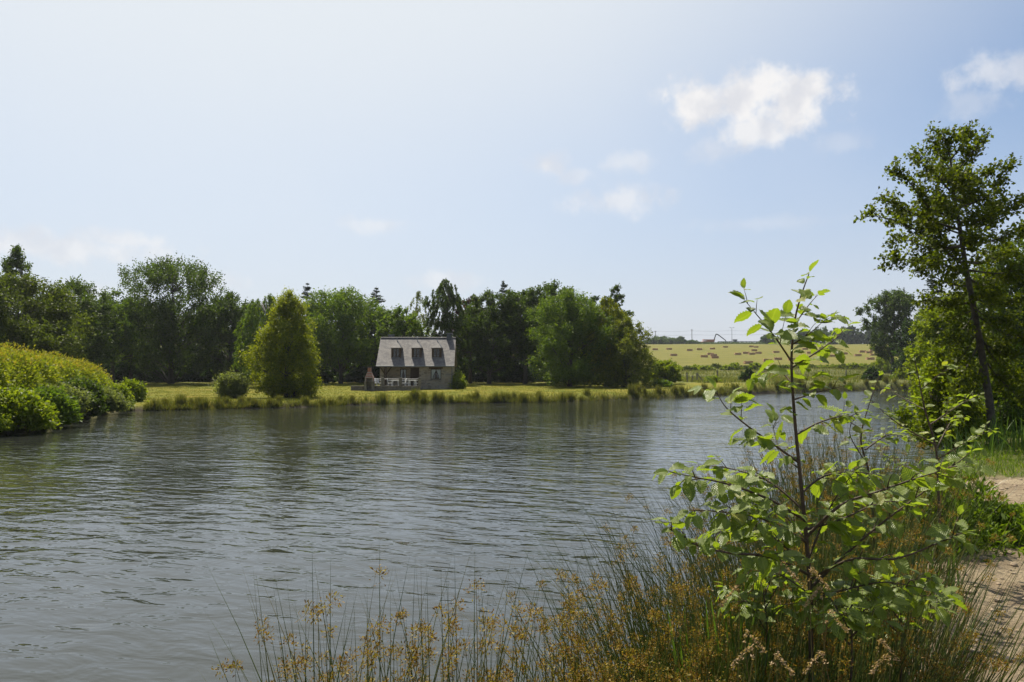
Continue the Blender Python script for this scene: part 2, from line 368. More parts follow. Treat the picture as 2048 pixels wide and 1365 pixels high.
gx = np.array(sorted(set([-x for x in geo(48, 800, 34)][::-1] + list(lines([(-47.2, -5, .8), (-5, 11, .14), (11, 82, .8)])) + geo(83, 800, 34))))
gy = np.array(sorted(set(list(lines([(-80, -2, 6), (-2, 17, .14), (17, 44, .6), (44, 112, .33), (112, 230, 2.0)])) + geo(231, 760, 40))))
GX, GY = np.meshgrid(gx, gy); GZ = zg(GX, GY); ny, nx = GX.shape
idx = np.arange(nx * ny).reshape(ny, nx)
fq = np.stack([idx[:-1, :-1], idx[:-1, 1:], idx[1:, 1:], idx[1:, :-1]], -1).reshape(-1, 4)
gme = np_mesh('ground', np.stack([GX, GY, GZ], -1).reshape(-1, 3), fq, True)
def path_left(y): return np.interp(y, [-5, 0, 4.3, 6, 7.3, 8.2, 9, 11.9, 14], [-2.8, -1.0, 1.5, 2.5, 3.5, 4.6, 4.9, 6.1, 7.6])
def dirt_mask(x, y):
    e = path_left(y) + .3 * wob(x, y, 1.4) + .16 * wob(x, y, 4.2, 1)
    m = np.clip((x - e) / .5 + .5, 0, 1) * np.clip((13.6 - y + .5 * wob(x, y, 1.1)) / 1.2, 0, 1) * np.clip((15.5 - x) / 3, 0, 1)
    return m
def field_mask(x, y): return np.clip((y - 178 + 3 * wob(x, y, .1)) / 6, 0, 1) * np.clip((430 - y) / 6, 0, 1)
SD = pond_sd(GX, GY)
lawn = np.clip(SD / .8, 0, 1) * np.clip((y_ := 96 - GY) / 8 + .5, 0, 1) * np.clip((GY - 30) / 8, 0, 1) * np.clip((34 - GX + .0 * GY) / 10, 0, 1)
mud = np.clip(1 - SD / .55, 0, 1)
for nm, arr in (('dirt', dirt_mask(GX, GY)), ('field', field_mask(GX, GY)), ('lawn', lawn), ('mud', mud)):
    a = gme.attributes.new(nm, 'FLOAT', 'POINT'); a.data.foreach_set('value', np.ascontiguousarray(arr.ravel(), dtype=np.float32))
def ground_mat():
    m, nt, p, out = new_mat('ground'); tcn = N(nt, 'ShaderNodeTexCoord'); P = tcn.outputs['Object']
    A = {k: N(nt, 'ShaderNodeAttribute', attribute_name=k).outputs['Fac'] for k in ('dirt', 'field', 'lawn', 'mud')}
    def no(s, d=8, r=.62): return N(nt, 'ShaderNodeTexNoise', {'Vector': P, 'Scale': s, 'Detail': d, 'Roughness': r}).outputs['Fac']
    mp = N(nt, 'ShaderNodeMapping', {'Vector': P, 'Scale': (.25, 1.4, 1)})
    streak = N(nt, 'ShaderNodeTexNoise', {'Vector': mp.outputs[0], 'Scale': .5, 'Detail': 7}).outputs['Fac']
    big, mid_, fine = no(.12), no(1.6), no(22)
    rough_g = ramp(nt, mid_, [(.3, (.07, .085, .02)), (.5, (.12, .13, .035)), (.7, (.19, .16, .06))])
    lawn_g = ramp(nt, no(.35, 9, .7), [(.3, (.1, .125, .01)), (.45, (.15, .155, .012)), (.6, (.21, .18, .02)), (.75, (.25, .18, .04))])
    field_g = ramp(nt, streak, [(.3, (.1, .105, .016)), (.5, (.145, .135, .02)), (.7, (.19, .16, .03))])
    wv = N(nt, 'ShaderNodeTexWave', {'Vector': P, 'Scale': .055, 'Distortion': 2.5, 'Detail': 3, 'Detail Scale': .6}, bands_direction='DIAGONAL')
    rows = ramp(nt, wv.outputs['Fac'], [(.2, (.8, .86, .8)), (.8, (1.12, 1.08, 1.1))])
    field_g = N(nt, 'ShaderNodeMix', {'Factor': .8, 'A': field_g, 'B': rows}, data_type='RGBA', blend_type='MULTIPLY').outputs['Result']
    dirt_c = ramp(nt, no(2.2, 10, .68), [(.3, (.13, .092, .058)), (.45, (.31, .235, .15)), (.58, (.41, .325, .21)), (.75, (.29, .21, .135))])
    def mix(f, a, b): return N(nt, 'ShaderNodeMix', {'Factor': f, 'A': a, 'B': b}, data_type='RGBA').outputs['Result']
    c = mix(A['lawn'], rough_g, lawn_g); c = mix(A['field'], c, field_g); c = mix(A['dirt'], c, dirt_c); c = mix(A['mud'], c, (.045, .034, .022, 1))
    ff = ramp(nt, fine, [(.3, (.72, .72, .72)), (.7, (1.2, 1.2, 1.2))])
    c = N(nt, 'ShaderNodeMix', {'Factor': .8, 'A': c, 'B': ff}, data_type='RGBA', blend_type='MULTIPLY').outputs['Result']
    nt.links.new(c, p.inputs['Base Color']); p.inputs['Roughness'].default_value = .95; p.inputs['Specular IOR Level'].default_value = .15
    h = N(nt, 'ShaderNodeMath', {0: no(5.5, 10, .7), 1: no(38, 6, .7)}, operation='ADD')
    b = N(nt, 'ShaderNodeBump', {'Height': h.outputs[0], 'Strength': .9, 'Distance': .07}); nt.links.new(b.outputs[0], p.inputs['Normal']); return m
ground = tag(link('ground', gme, ground_mat()), 'grassy ground with pale dirt path rising to a mown hay field', kind='structure')

# water
wx = np.linspace(-32, 66, 50); wy = np.linspace(1.5, 114, 56); WX, WY = np.meshgrid(wx, wy)
wi = np.arange(WX.size).reshape(WX.shape)
wme = np_mesh('pond_water', np.stack([WX, WY, WX * 0], -1).reshape(-1, 3), np.stack([wi[:-1, :-1], wi[:-1, 1:], wi[1:, 1:], wi[1:, :-1]], -1).reshape(-1, 4), True)
def water_mat():
    m, nt, p, out = new_mat('pond_water'); tcn = N(nt, 'ShaderNodeTexCoord'); P = tcn.outputs['Object']
    p.inputs['Base Color'].default_value = (.028, .031, .025, 1); p.inputs['Roughness'].default_value = .02; p.inputs['IOR'].default_value = 1.46
    p.inputs['Specular IOR Level'].default_value = .5
    def wave(rot, sc, scale, detail, seed):
        mp = N(nt, 'ShaderNodeMapping', {'Vector': P, 'Rotation': (0, 0, R(rot)), 'Scale': sc, 'Location': (seed, seed * .7, 0)}, vector_type='TEXTURE')
        return N(nt, 'ShaderNodeTexNoise', {'Vector': mp.outputs[0], 'Scale': scale, 'Detail': detail, 'Roughness': .5, 'Distortion': .35}).outputs['Fac']
    a = wave(-36, (2.1, 1, 1), 1.25, 2, 0)
    b = wave(-20, (2.0, 1, 1), 3.4, 3, 9)
    c = wave(-30, (2.4, 1, 1), .5, 1, 4)
    patch = N(nt, 'ShaderNodeTexNoise', {'Vector': P, 'Scale': .09, 'Detail': 2}).outputs['Fac']
    amp = N(nt, 'ShaderNodeMapRange', {'Value': patch, 'From Min': .36, 'From Max': .64, 'To Min': .55, 'To Max': 1.3}).outputs[0]
    h1 = N(nt, 'ShaderNodeMath', {0: b, 1: .9, 2: a}, operation='MULTIPLY_ADD'); h2 = N(nt, 'ShaderNodeMath', {0: c, 1: .7, 2: h1.outputs[0]}, operation='MULTIPLY_ADD')
    h3 = N(nt, 'ShaderNodeMath', {0: h2.outputs[0], 1: amp}, operation='MULTIPLY')
    bp = N(nt, 'ShaderNodeBump', {'Height': h3.outputs[0], 'Strength': 1.0, 'Distance': .042}); nt.links.new(bp.outputs[0], p.inputs['Normal']); return m
water = tag(link('pond_water', wme, water_mat()), 'rippled grey green pond water reflecting the sky', kind='structure')

# ------------------------------------------------------------------ foliage
def unit(a): return a / np.maximum(np.linalg.norm(a, axis=-1, keepdims=True), 1e-9)
def leaf_faces(rng, P, size, aspect=.55, up=.35, along=None, jit=.3):
    """one diamond per point; along = preferred long axis"""
    n = len(P); nrm = unit(rng.normal(size=(n, 3)) + np.array([0, 0, up * 2]))
    u = rng.normal(size=(n, 3)) if along is None else along + rng.normal(size=(n, 3)) * jit
    u = unit(u - nrm * np.sum(u * nrm, -1, keepdims=True) if along is None else u)
    v = unit(np.cross(nrm, u)); s = (size * (.65 + .7 * rng.random(n)))[:, None]
    fold = unit(np.cross(u, v)) * s * .12
    V = np.stack([P - u * s * .5, P + v * s * aspect * .5 + fold, P + u * s * .5, P - v * s * aspect * .5 + fold], 1).reshape(-1, 3)
    return V, np.arange(4 * n).reshape(-1, 4)
def crown_points(rng, n, z0, z1, prof, lobes=.22, fill=.45):
    """clump centres inside a crown; prof(t) radius over the crown's height"""
    t = rng.random(n * 8); r = prof(t); keep = rng.random(n * 8) < r / r.max(); t = t[keep][:int(n * 1.45)]; r = prof(t)
    th = rng.random(len(t)) * 2 * math.pi; k1, k2 = rng.random(2) * 6.28
    lob = 1 + lobes * (np.sin(3 * th + k1 + 5 * t) + .7 * np.sin(5 * th + k2 - 9 * t)) + .12 * rng.normal(size=len(t))
    rr = r * lob * (fill + (1 - fill) * rng.random(len(t)) ** .45) * np.where(rng.random(len(t)) < .25, rng.random(len(t)), 1)
    P = np.stack([rr * np.cos(th), rr * np.sin(th), z0 + t * (z1 - z0)], -1)
    wl = max(1.1, .62 * r.max()); q = P / wl * 3.14159 + rng.random(3) * 6      # gaps between boughs
    g = np.sin(q[:, 0] + .8 * np.sin(q[:, 2])) * np.sin(q[:, 1] + .8 * np.sin(q[:, 0])) + .6 * np.sin(q[:, 2] * 1.2 + .7 * np.sin(q[:, 1]))
    k = np.argsort(-(g + rng.random(len(g)) * 1.5))[:n]; P, t = P[k], t[k]
    return P, t
PROF = {
    'round': lambda t: np.sqrt(np.clip(1 - (1.9 * t - .85) ** 2 / 1.15, .03, 1)),
    'column': lambda t: np.clip(np.interp(t, [0, .12, .5, .8, .93, 1], [.55, .85, 1, .82, .5, .12]), 0, 1),
    'oval': lambda t: np.clip(np.interp(t, [0, .1, .35, .6, .82, .95, 1], [.6, .85, 1, .93, .66, .35, .12]), 0, 1),
    'fan': lambda t: np.clip(np.interp(t, [0, .2, .5, .75, .9, 1], [.6, .8, .95, 1, .8, .35]), 0, 1),
    'flame': lambda t: np.clip(np.interp(t, [0, .06, .22, .5, .7, .86, 1], [.5, .8, 1, .9, .66, .42, .1]), 0, 1),
    'cone': lambda t: np.clip(1.02 - t, .02, 1),
    'spire': lambda t: np.clip(np.interp(t, [0, .15, .5, .8, 1], [.7, 1, .8, .4, .06]), 0, 1),
    'dome': lambda t: np.sqrt(np.clip(1 - t ** 2.2, .02, 1)),
}
def tree(name, label, x, y, top, rad, mat, shape='oval', z0=.12, clumps=230, per=80, leaf=.17, style='broad', bark='bark', seed=1, group=None, cat='tree',
         lean=(0, 0), rc=None, trunk_r=None, lobes=.22, fill=.45, base=None, ey=1.0, stems=1):
    rng = np.random.default_rng(seed); gz = zp(x, y) if base is None else base
    H = top - gz; rad_c = rad * .96; clumps = int(clumps * 1.45); leaf *= 1.45
    root = empty(name, (x, y, gz - .05), 0, label, cat, group)
    C, t = crown_points(rng, clumps, H * z0, H * .955, lambda q: PROF[shape](q) * rad_c, lobes, fill)
    C[:, 1] *= ey
    ln = (C[:, 2:3] / H) ** 1.5 * np.array([[lean[0], lean[1]]]); C[:, :2] += ln
    rc = rc or max(.35, rad * .2); n = len(C)
    ax = np.stack([lean[0] * (C[:, 2] / H) ** 1.5 , lean[1] * (C[:, 2] / H) ** 1.5, C[:, 2] - .35 * rad], -1)
    outd = unit(C - ax)
    tw = 6
    if style == 'broad': dk = unit(outd[:, None] * .8 + rng.normal(size=(n, tw, 3)) * .75 + np.array([0, 0, .3])); L = rc * (.6 + .9 * rng.random((n, tw, 1)))
    elif style == 'weep': dk = unit(outd[:, None] * np.array([.45, .45, .0]) + rng.normal(size=(n, tw, 3)) * .25 + np.array([0, 0, -1.0])); L = rc * (.7 + 1.2 * rng.random((n, tw, 1)))
    elif style == 'feather': dk = unit(outd[:, None] * .55 + rng.normal(size=(n, tw, 3)) * .6 + np.array([0, 0, -.3])); L = rc * (.6 + 1.0 * rng.random((n, tw, 1)))
    elif style == 'up': dk = unit(outd[:, None] * .6 + rng.normal(size=(n, tw, 3)) * .4 + np.array([0, 0, .75])); L = rc * (.7 + 1.0 * rng.random((n, tw, 1)))
    m = max(1, per // tw)
    s = rng.random((n, tw, m, 1))
    sag = 0
    P = C[:, None, None] + dk[:, :, None] * L[:, :, None] * s + rng.normal(size=(n, tw, m, 3)) * rc * (.12 if style == 'weep' else .2)
    if style == 'weep': P[..., 2] += rc * .8 * (1 - s[..., 0]) ** 2 * .6
    al = np.broadcast_to(dk[:, :, None], P.shape).reshape(-1, 3) + np.array([0, 0, -.25]); P = P.reshape(-1, 3)
    if style == 'weep': P[:, 2] = np.maximum(P[:, 2], .25 + .5 * rng.random(len(P)))
    else: P[:, 2] = np.maximum(P[:, 2], .05 + .3 * rng.random(len(P)))
    V, Fc = leaf_faces(rng, P, leaf, .55 if style != 'weep' else .5, .3, al, .7)
    # wood
    mb = MB(); tr = trunk_r or max(.05, .022 * H)
    tops = []
    for k in range(stems):
        off = np.array([0, 0]) if stems == 1 else rng.normal(size=2) * rad * .35
        pts = []; q0 = rng.normal(size=2) * .0; topz = H * (.86 if stems == 1 else .55 + .3 * rng.random())
        for i in range(9):
            f = i / 8; wv = np.array([math.sin(f * 5 + seed), math.cos(f * 4 + seed * 1.7)]) * .03 * H * f
            pts.append((lean[0] * f ** 1.5 + wv[0] + off[0] * f, lean[1] * f ** 1.5 + wv[1] + off[1] * f, f * topz - .1 * (i == 0)))
        rr = [tr * (1.25 if i == 0 else 1) * (1 - .88 * i / 8) / stems ** .5 for i in range(9)]
        mb.tube(pts, rr, 7); tops.append(np.array(pts))
    for i in rng.permutation(n)[: max(10, min(n // 3, 70))]:
        c = C[i]; T = tops[i % len(tops)]; hz = max(.1, (c[2] - .55 * np.hypot(c[0], c[1]) * (1 if style != 'weep' else .2)))
        j = int(np.argmin(np.abs(T[:, 2] - min(hz, T[-2, 2])))); a = T[j]
        mid = a * .5 + c * .5 + np.array([0, 0, .1 * rad * (1 if style != 'weep' else 2)]) + rng.normal(size=3) * .05 * rad
        r0 = tr * .34 * (1 - .6 * j / 8); mb.tube([a, mid, c], [r0, r0 * .6, r0 * .2], 4, False)
    mb.build('trunk', M[bark], root, True)
    link('crown', np_mesh('crown', V, Fc), M[mat], root)
    return root
def conifer(name, label, x, y, top, rad, mat='conifer', seed=1, group=None, levels=24, sparse=.8, z0=.08, leaf=.26):
    rng = np.random.default_rng(seed); gz = zp(x, y); H = top - gz
    root = empty(name, (x, y, gz - .05), 0, label, 'tree', group)
    mb = MB(); mb.tube([(0, 0, -.1), (0, 0, H * .5), (0, 0, H * .99)], [.02 * H, .012 * H, .01], 7)
    Ps, Al = [], []
    for l in range(levels * 5):
        f = min(1, max(0, l / (levels * 5 - 1) + rng.normal() * .012)); z = H * (z0 + (.97 - z0) * f); r = rad * (1 - f) ** .75 * 1.1 + .25
        nb = max(1, int(((6 + 5 * (1 - f)) * sparse + 2) / 2.6))
        for b in range(nb):
            th = rng.random() * 6.28; L = r * (.7 + .45 * rng.random()); dz = L * (.18 - .5 * (1 - f) * rng.random())
            e = np.array([math.cos(th) * L, math.sin(th) * L, dz]); a = np.array([0, 0, z])
            mb.tube([a, a + e * .55 + [0, 0, -.04 * L], a + e], [.03 * (1.2 - f), .02, .006], 3, False)
            k = int(26 * L / rad * 1.6) + 8
            s = rng.random(k) ** .8; side = rng.normal(size=(k, 1)) * .16 * L * (1.1 - s[:, None] * .8)
            tang = np.array([-math.sin(th), math.cos(th), 0]); q = a + e * s[:, None] + tang * side; q[:, 2] += -.06 * L * s + .05 * rng.normal(size=k) - .05 * np.abs(side[:, 0])
            Ps.append(q); Al.append(np.broadcast_to(e / L * .8, (k, 3)) + tang * np.sign(side) * .7)
    V, Fc = leaf_faces(rng, np.concatenate(Ps), leaf, .3, .6, np.concatenate(Al), .35)
    mb.build('trunk', M['bark'], root, True); link('crown', np_mesh('crown', V, Fc), M[mat], root); return root

TG = 'row of trees behind the lawn'
def T(name, label, px, top, hw, D, mat, **kw):
    p = at(px, 745, D); z = at(px, top, D).z
    return tree(name, label, p.x, D, z, hw * D / F, mat, seed=kw.pop('seed', int(px * 7 + top)), **kw)
def CF(label, px, top, hw, D, **kw):
    p = at(px, 745, D); return conifer('conifer_tree', label, p.x, D, at(px, top, D).z, hw * D / F, seed=int(px), **kw)
# --- the row behind the lawn, from the hedge side to the field side
T('birch_tree', 'tall airy birch rising highest above the clipped yellow-green hedge', 28, 486, 52, 80, 'oak', shape='spire', style='broad', bark='birch_bark', clumps=210, per=66, leaf=.15, lobes=.3, z0=.3)
T('broadleaf_tree', 'broad olive-green tree right behind the yellow-green hedge', 40, 556, 105, 62, 'olive', shape='round', z0=.06, clumps=420, per=84, leaf=.15)
T('broadleaf_tree', 'dark green tree with two pointed tops beside the olive-green tree', 148, 560, 78, 78, 'oak', shape='column', clumps=300, per=84, leaf=.16, z0=.06, lobes=.3)
T('broadleaf_tree', 'fresh green tree in the notch next to the tallest spreading tree', 225, 572, 50, 84, 'fresh', shape='oval', clumps=170, per=78, leaf=.15, z0=.25, lobes=.34)
T('broadleaf_tree', 'narrow dark tree squeezed behind the fresh green tree', 262, 600, 40, 96, 'dark', shape='column', clumps=150, per=70, leaf=.17, z0=.1)
T('spreading_tree', 'largest spreading tree with upswept feathery twigs behind the lawn', 342, 526, 98, 90, 'oak', shape='fan', style='up', clumps=430, per=78, leaf=.16, z0=.1, lobes=.16, rc=1.0)
T('broadleaf_tree', 'dark tree with open crown between spreading tree and weeping birch', 463, 582, 58, 92, 'oak', shape='column', clumps=210, per=78, leaf=.16, z0=.12, lobes=.32)
T('birch_tree', 'green weeping birch directly behind the yellow-green shore birch', 528, 580, 52, 80, 'fresh', shape='column', style='weep', bark='birch_bark', clumps=230, per=84, leaf=.13, z0=.08)
CF('dark conifer tip showing between two rounded broadleaf crowns', 613, 562, 38, 98, levels=26)
T('oak_tree', 'rounded leafy oak beside the grey gable end of the cottage', 682, 572, 80, 92, 'fresh', shape='column', clumps=330, per=84, leaf=.17, z0=.16, lobes=.24, rc=.95)
CF('sparse blue-green conifer rising behind the cottage roof end', 752, 570, 44, 96, levels=24, sparse=.75)
T('broadleaf_tree', 'small fresh green tree peeping over the cottage ridge', 800, 612, 44, 88, 'fresh', shape='round', clumps=150, per=78, leaf=.16, z0=.3)
T('birch_tree', 'thin see-through birch behind the middle of the cottage roof', 834, 572, 40, 96, 'birch', shape='spire', style='weep', bark='birch_bark', clumps=95, per=72, leaf=.12, z0=.25, lobes=.35)
T('birch_tree', 'dense tall weeping birch behind the cottage chimney', 892, 551, 40, 88, 'oak', shape='column', style='weep', bark='birch_bark', clumps=250, per=84, leaf=.13, z0=.15)
T('copper_beech_tree', 'purple-leaved tree between tall birch and green oaks', 940, 590, 34, 94, 'copper', shape='column', clumps=130, per=78, leaf=.16, z0=.3)
T('oak_tree', 'dark oak with purple neighbour on its shaded flank', 978, 582, 56, 90, 'oak', shape='column', clumps=240, per=84, leaf=.17, z0=.14, lobes=.28)
CF('conifer spike sticking up between two dark oaks', 1008, 557, 30, 97, levels=24)
T('oak_tree', 'dark oak with bare lower trunks showing the bright field', 1050, 568, 52, 90, 'oak', shape='column', clumps=240, per=84, leaf=.17, z0=.26, lobes=.26)
T('oak_tree', 'tree with rounded top just behind the big bright green tree', 1110, 566, 56, 93, 'oak', shape='round', clumps=200, per=78, leaf=.17, z0=.1)
T('willow_tree', 'big bright green tree with drooping skirt reaching the lawn', 1140, 578, 70, 81, 'fresh', shape='column', style='feather', clumps=400, per=84, leaf=.13, z0=.06, lobes=.32)
T('broadleaf_tree', 'dark bushy tree filling the gap beside the bright green tree', 1188, 590, 36, 90, 'dark', shape='column', clumps=150, per=78, leaf=.17, z0=.05)
T('slender_tree', 'slender ragged dark tree poking above the yellow-green weeping tree', 1234, 556, 32, 90, 'oak', shape='spire', clumps=110, per=72, leaf=.15, z0=.3, lobes=.38)
T('birch_tree', 'yellow-green weeping birch leaning at the end of the tree row', 1212, 588, 46, 82, 'willow', shape='oval', style='weep', bark='birch_bark', clumps=220, per=84, leaf=.13, z0=.3)
T('willow_tree', 'drooping green willow at the very end of the row beside the field', 1250, 632, 52, 80, 'birch', shape='dome', style='feather', clumps=290, per=84, leaf=.12, z0=.04, lobes=.28)
# the tree that stands alone on the shore
T('birch_tree', 'yellow-green weeping birch standing alone on the pond shore', 575, 578, 54, 58.5, 'willow', shape='flame', style='feather', bark='bark', clumps=440, per=90, leaf=.095, z0=.03, lobes=.3, base=.25, rc=.5)
T('sallow_bush', 'pale grey-green sallow bush by the lone birch on the shore', 464, 754, 24, 57, 'sallow', shape='round', style='up', clumps=130, per=60, leaf=.09, z0=.1, cat='bush', stems=5, base=.25, rc=.5)
for k, px in enumerate(list(range(70, 780, 44)) + list(range(930, 1230, 44))):
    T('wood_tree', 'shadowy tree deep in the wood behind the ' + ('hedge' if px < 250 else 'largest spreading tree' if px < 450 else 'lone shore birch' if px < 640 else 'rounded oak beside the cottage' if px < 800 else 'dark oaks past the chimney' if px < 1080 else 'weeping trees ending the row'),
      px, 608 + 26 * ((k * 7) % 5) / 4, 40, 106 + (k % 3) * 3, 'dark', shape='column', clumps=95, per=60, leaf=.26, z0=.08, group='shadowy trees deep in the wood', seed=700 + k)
# dark undergrowth beneath the row
rng0 = np.random.default_rng(5)
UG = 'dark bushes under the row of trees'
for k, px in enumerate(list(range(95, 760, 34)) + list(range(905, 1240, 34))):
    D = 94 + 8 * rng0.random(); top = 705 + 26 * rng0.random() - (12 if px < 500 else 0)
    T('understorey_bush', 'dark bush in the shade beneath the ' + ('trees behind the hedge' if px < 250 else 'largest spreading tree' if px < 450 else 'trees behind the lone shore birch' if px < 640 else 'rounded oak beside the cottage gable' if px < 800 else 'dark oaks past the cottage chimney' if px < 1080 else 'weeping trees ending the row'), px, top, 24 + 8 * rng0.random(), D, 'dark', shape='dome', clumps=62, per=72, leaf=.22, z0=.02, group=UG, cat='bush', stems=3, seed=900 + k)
T('corner_bush', 'round leafy bush against the end wall of the cottage', 915, 745, 14, 74.5, 'bush', shape='dome', clumps=60, per=66, leaf=.1, z0=.03, cat='bush', stems=3)

# --- right bank
T('field_tree', 'dark solitary tree at the field edge across the pond', 1786, 578, 46, 140, 'oak', shape='fan', clumps=240, per=72, leaf=.24, z0=.2, lobes=.3)
CF('dark conifer rising behind the bright bank bushes', 1868, 545, 52, 120, levels=26, leaf=.4)
CF('second dark conifer standing against the wood on the bank', 1935, 520, 60, 110, levels=26, leaf=.4)
T('bank_tree', 'dark tree between field edge tree and bright rounded alder', 1835, 640, 40, 118, 'dark', shape='column', clumps=150, per=72, leaf=.24, z0=.03)
T('alder_tree', 'bright rounded alder on the pond bank beyond the slim tree', 1908, 590, 74, 50, 'bush', shape='round', clumps=430, per=84, leaf=.12, z0=.03, lobes=.16)
T('alder_tree', 'tall shady alder deep in the wood beyond the dirt path', 2045, 470, 95, 40, 'oak', shape='round', clumps=430, per=84, leaf=.11, z0=.03)
T('alder_bush', 'low dark bush leaning over the water beyond the slim tree', 1975, 690, 70, 34, 'dark', shape='dome', clumps=260, per=78, leaf=.09, z0=.02, cat='bush', stems=4)
T('alder_bush', 'shaded bush behind the grass at the end of the dirt path', 2052, 690, 62, 26, 'dark', shape='dome', clumps=260, per=78, leaf=.075, z0=.02, cat='bush', stems=4)

# --- the slim alder by the path: limbs first, leaves on twigs along them
def limb_tree():
    rng = np.random.default_rng(77); D = 19.0
    b = gp(at(1990, 890, D).x, D, .1)
    root = empty('alder_tree', b, 0, 'slim alder with bare lower trunk and airy crown beside the dirt path', 'tree')
    tp = [(1990, 905), (1978, 800), (1962, 700), (1948, 620), (1932, 540), (1920, 460), (1908, 390), (1902, 330), (1895, 285)]
    pts = [at(px, py, D + .12 * math.sin(i)) - b for i, (px, py) in enumerate(tp)]; pts[0].z = -.15
    mb = MB(); mb.tube(pts, [.115, .092, .08, .07, .06, .048, .035, .024, .01], 9)
    Ps, Al = [], []
    limbs = []   # start index on trunk (float), end px, py, depth offset
    ends = [(4.1, 1742, 432, -.2), (4.3, 1775, 520, .8), (4.6, 1790, 480, -1.2), (5.0, 1765, 400, .5), (5.3, 1800, 345, -.6), (5.7, 1790, 425, 1.3), (6.0, 1830, 300, .2), (6.4, 1850, 330, -1),
            (6.8, 1870, 275, .6), (7.4, 1885, 262, 0), (7.2, 1935, 268, .4), (6.6, 1965, 280, -.5), (6.2, 1975, 345, .9), (5.6, 2025, 325, -.2), (5.2, 2010, 400, .8), (4.8, 2050, 400, -.9), (4.6, 2060, 460, .6),
            (4.2, 2030, 500, 1.4), (4.0, 2060, 540, -.8), (3.8, 1985, 560, 1.3), (3.9, 1870, 520, -1.4), (5.4, 1880, 400, -1.5), (5.9, 1945, 400, 1.5), (4.5, 1960, 470, -1.6), (6.3, 1915, 330, 1.2), (3.6, 1840, 545, .9),
            (3.3, 2040, 600, .3), (2.9, 2060, 680, -.7), (4.9, 1840, 450, 1.0), (5.1, 1985, 440, -1.2), (5.5, 1835, 385, -.2), (6.1, 1930, 360, -.9), (4.4, 1900, 500, .4), (3.0, 1900, 640, .6), (2.6, 1880, 715, .8), (2.4, 2050, 760, .9), (3.2, 1860, 600, -.5), (2.9, 1895, 680, -.6), (2.5, 1900, 740, .5), (2.2, 1915, 790, -.4), (1.8, 1930, 835, .3), (3.1, 2020, 640, -.8), (2.3, 2030, 720, -.5), (1.9, 2040, 800, .4), (3.4, 1990, 590, -1), (2.7, 1985, 700, .9)]
    for (s, px, py, dz) in ends:
        i = int(s); a = pts[i].lerp(pts[min(i + 1, 8)], s - i); e = at(px, py, D + dz) - b
        L = (e - a).length; mid = a.lerp(e, .5) + Vector((0, 0, -.06 * L)) + Vector(rng.normal(size=3) * .05 * L)
        r0 = .012 + .012 * L; mb.tube([a, a.lerp(mid, .55) + Vector((0, 0, -.01 * L)), mid, mid.lerp(e, .6) + Vector((0, 0, .03 * L)), e], [r0, r0 * .75, r0 * .55, r0 * .35, .004], 5, False)
        for k in range(int(8 + 9 * L)):
            f = .22 + .8 * rng.random(); c = (a.lerp(mid, f * 2) if f < .5 else mid.lerp(e, f * 2 - 1))
            tl = (.28 + .3 * rng.random()) * (1.15 - .45 * f); d = ((e - a).normalized() * .7 + Vector(rng.normal(size=3)) * .6 + Vector((0, 0, .15))).normalized()
            tip = c + d * tl; mb.tube([c, tip], [.007, .002], 3, False)
            m = 26; sq = rng.random((m, 1)) ** .7; q = np.array(c) + np.array(d) * tl * sq + rng.normal(size=(m, 3)) * .065
            Ps.append(q); Al.append(np.broadcast_to(np.array(d), (m, 3)) * .6 + np.array([0, 0, -.35]))
    V, Fc = leaf_faces(rng, np.concatenate(Ps), .088, .72, .4, np.concatenate(Al), .6)
    mb.build('trunk', M['bark'], root, True); link('crown', np_mesh('crown', V, Fc), M['oak2'], root)
M['oak2'] = leaf_mat('alder_foliage', [(0.042, 0.060, 0.004), (0.069, 0.091, 0.006), (0.118, 0.141, 0.008)], trans=.45)
limb_tree()
# leafy alder thicket at the water's edge below it
T('alder_thicket', 'bright leafy alder shoots hanging over the water under the slim alder', 1893, 700, 58, 20.6, 'bush', shape='oval', style='up', clumps=190, per=60, leaf=.07, z0=.05, cat='bush', stems=6, base=.2, rc=.3, trunk_r=.05, lobes=.3)
T('alder_thicket', 'small leafy alder bush half hidden behind the slim trunk', 2010, 735, 50, 22, 'oak', shape='dome', style='up', clumps=120, per=60, leaf=.065, z0=.03, cat='bush', stems=5, base=.3, rc=.3, trunk_r=.04)  # darker oak leaf colour carries the shade under the bank trees

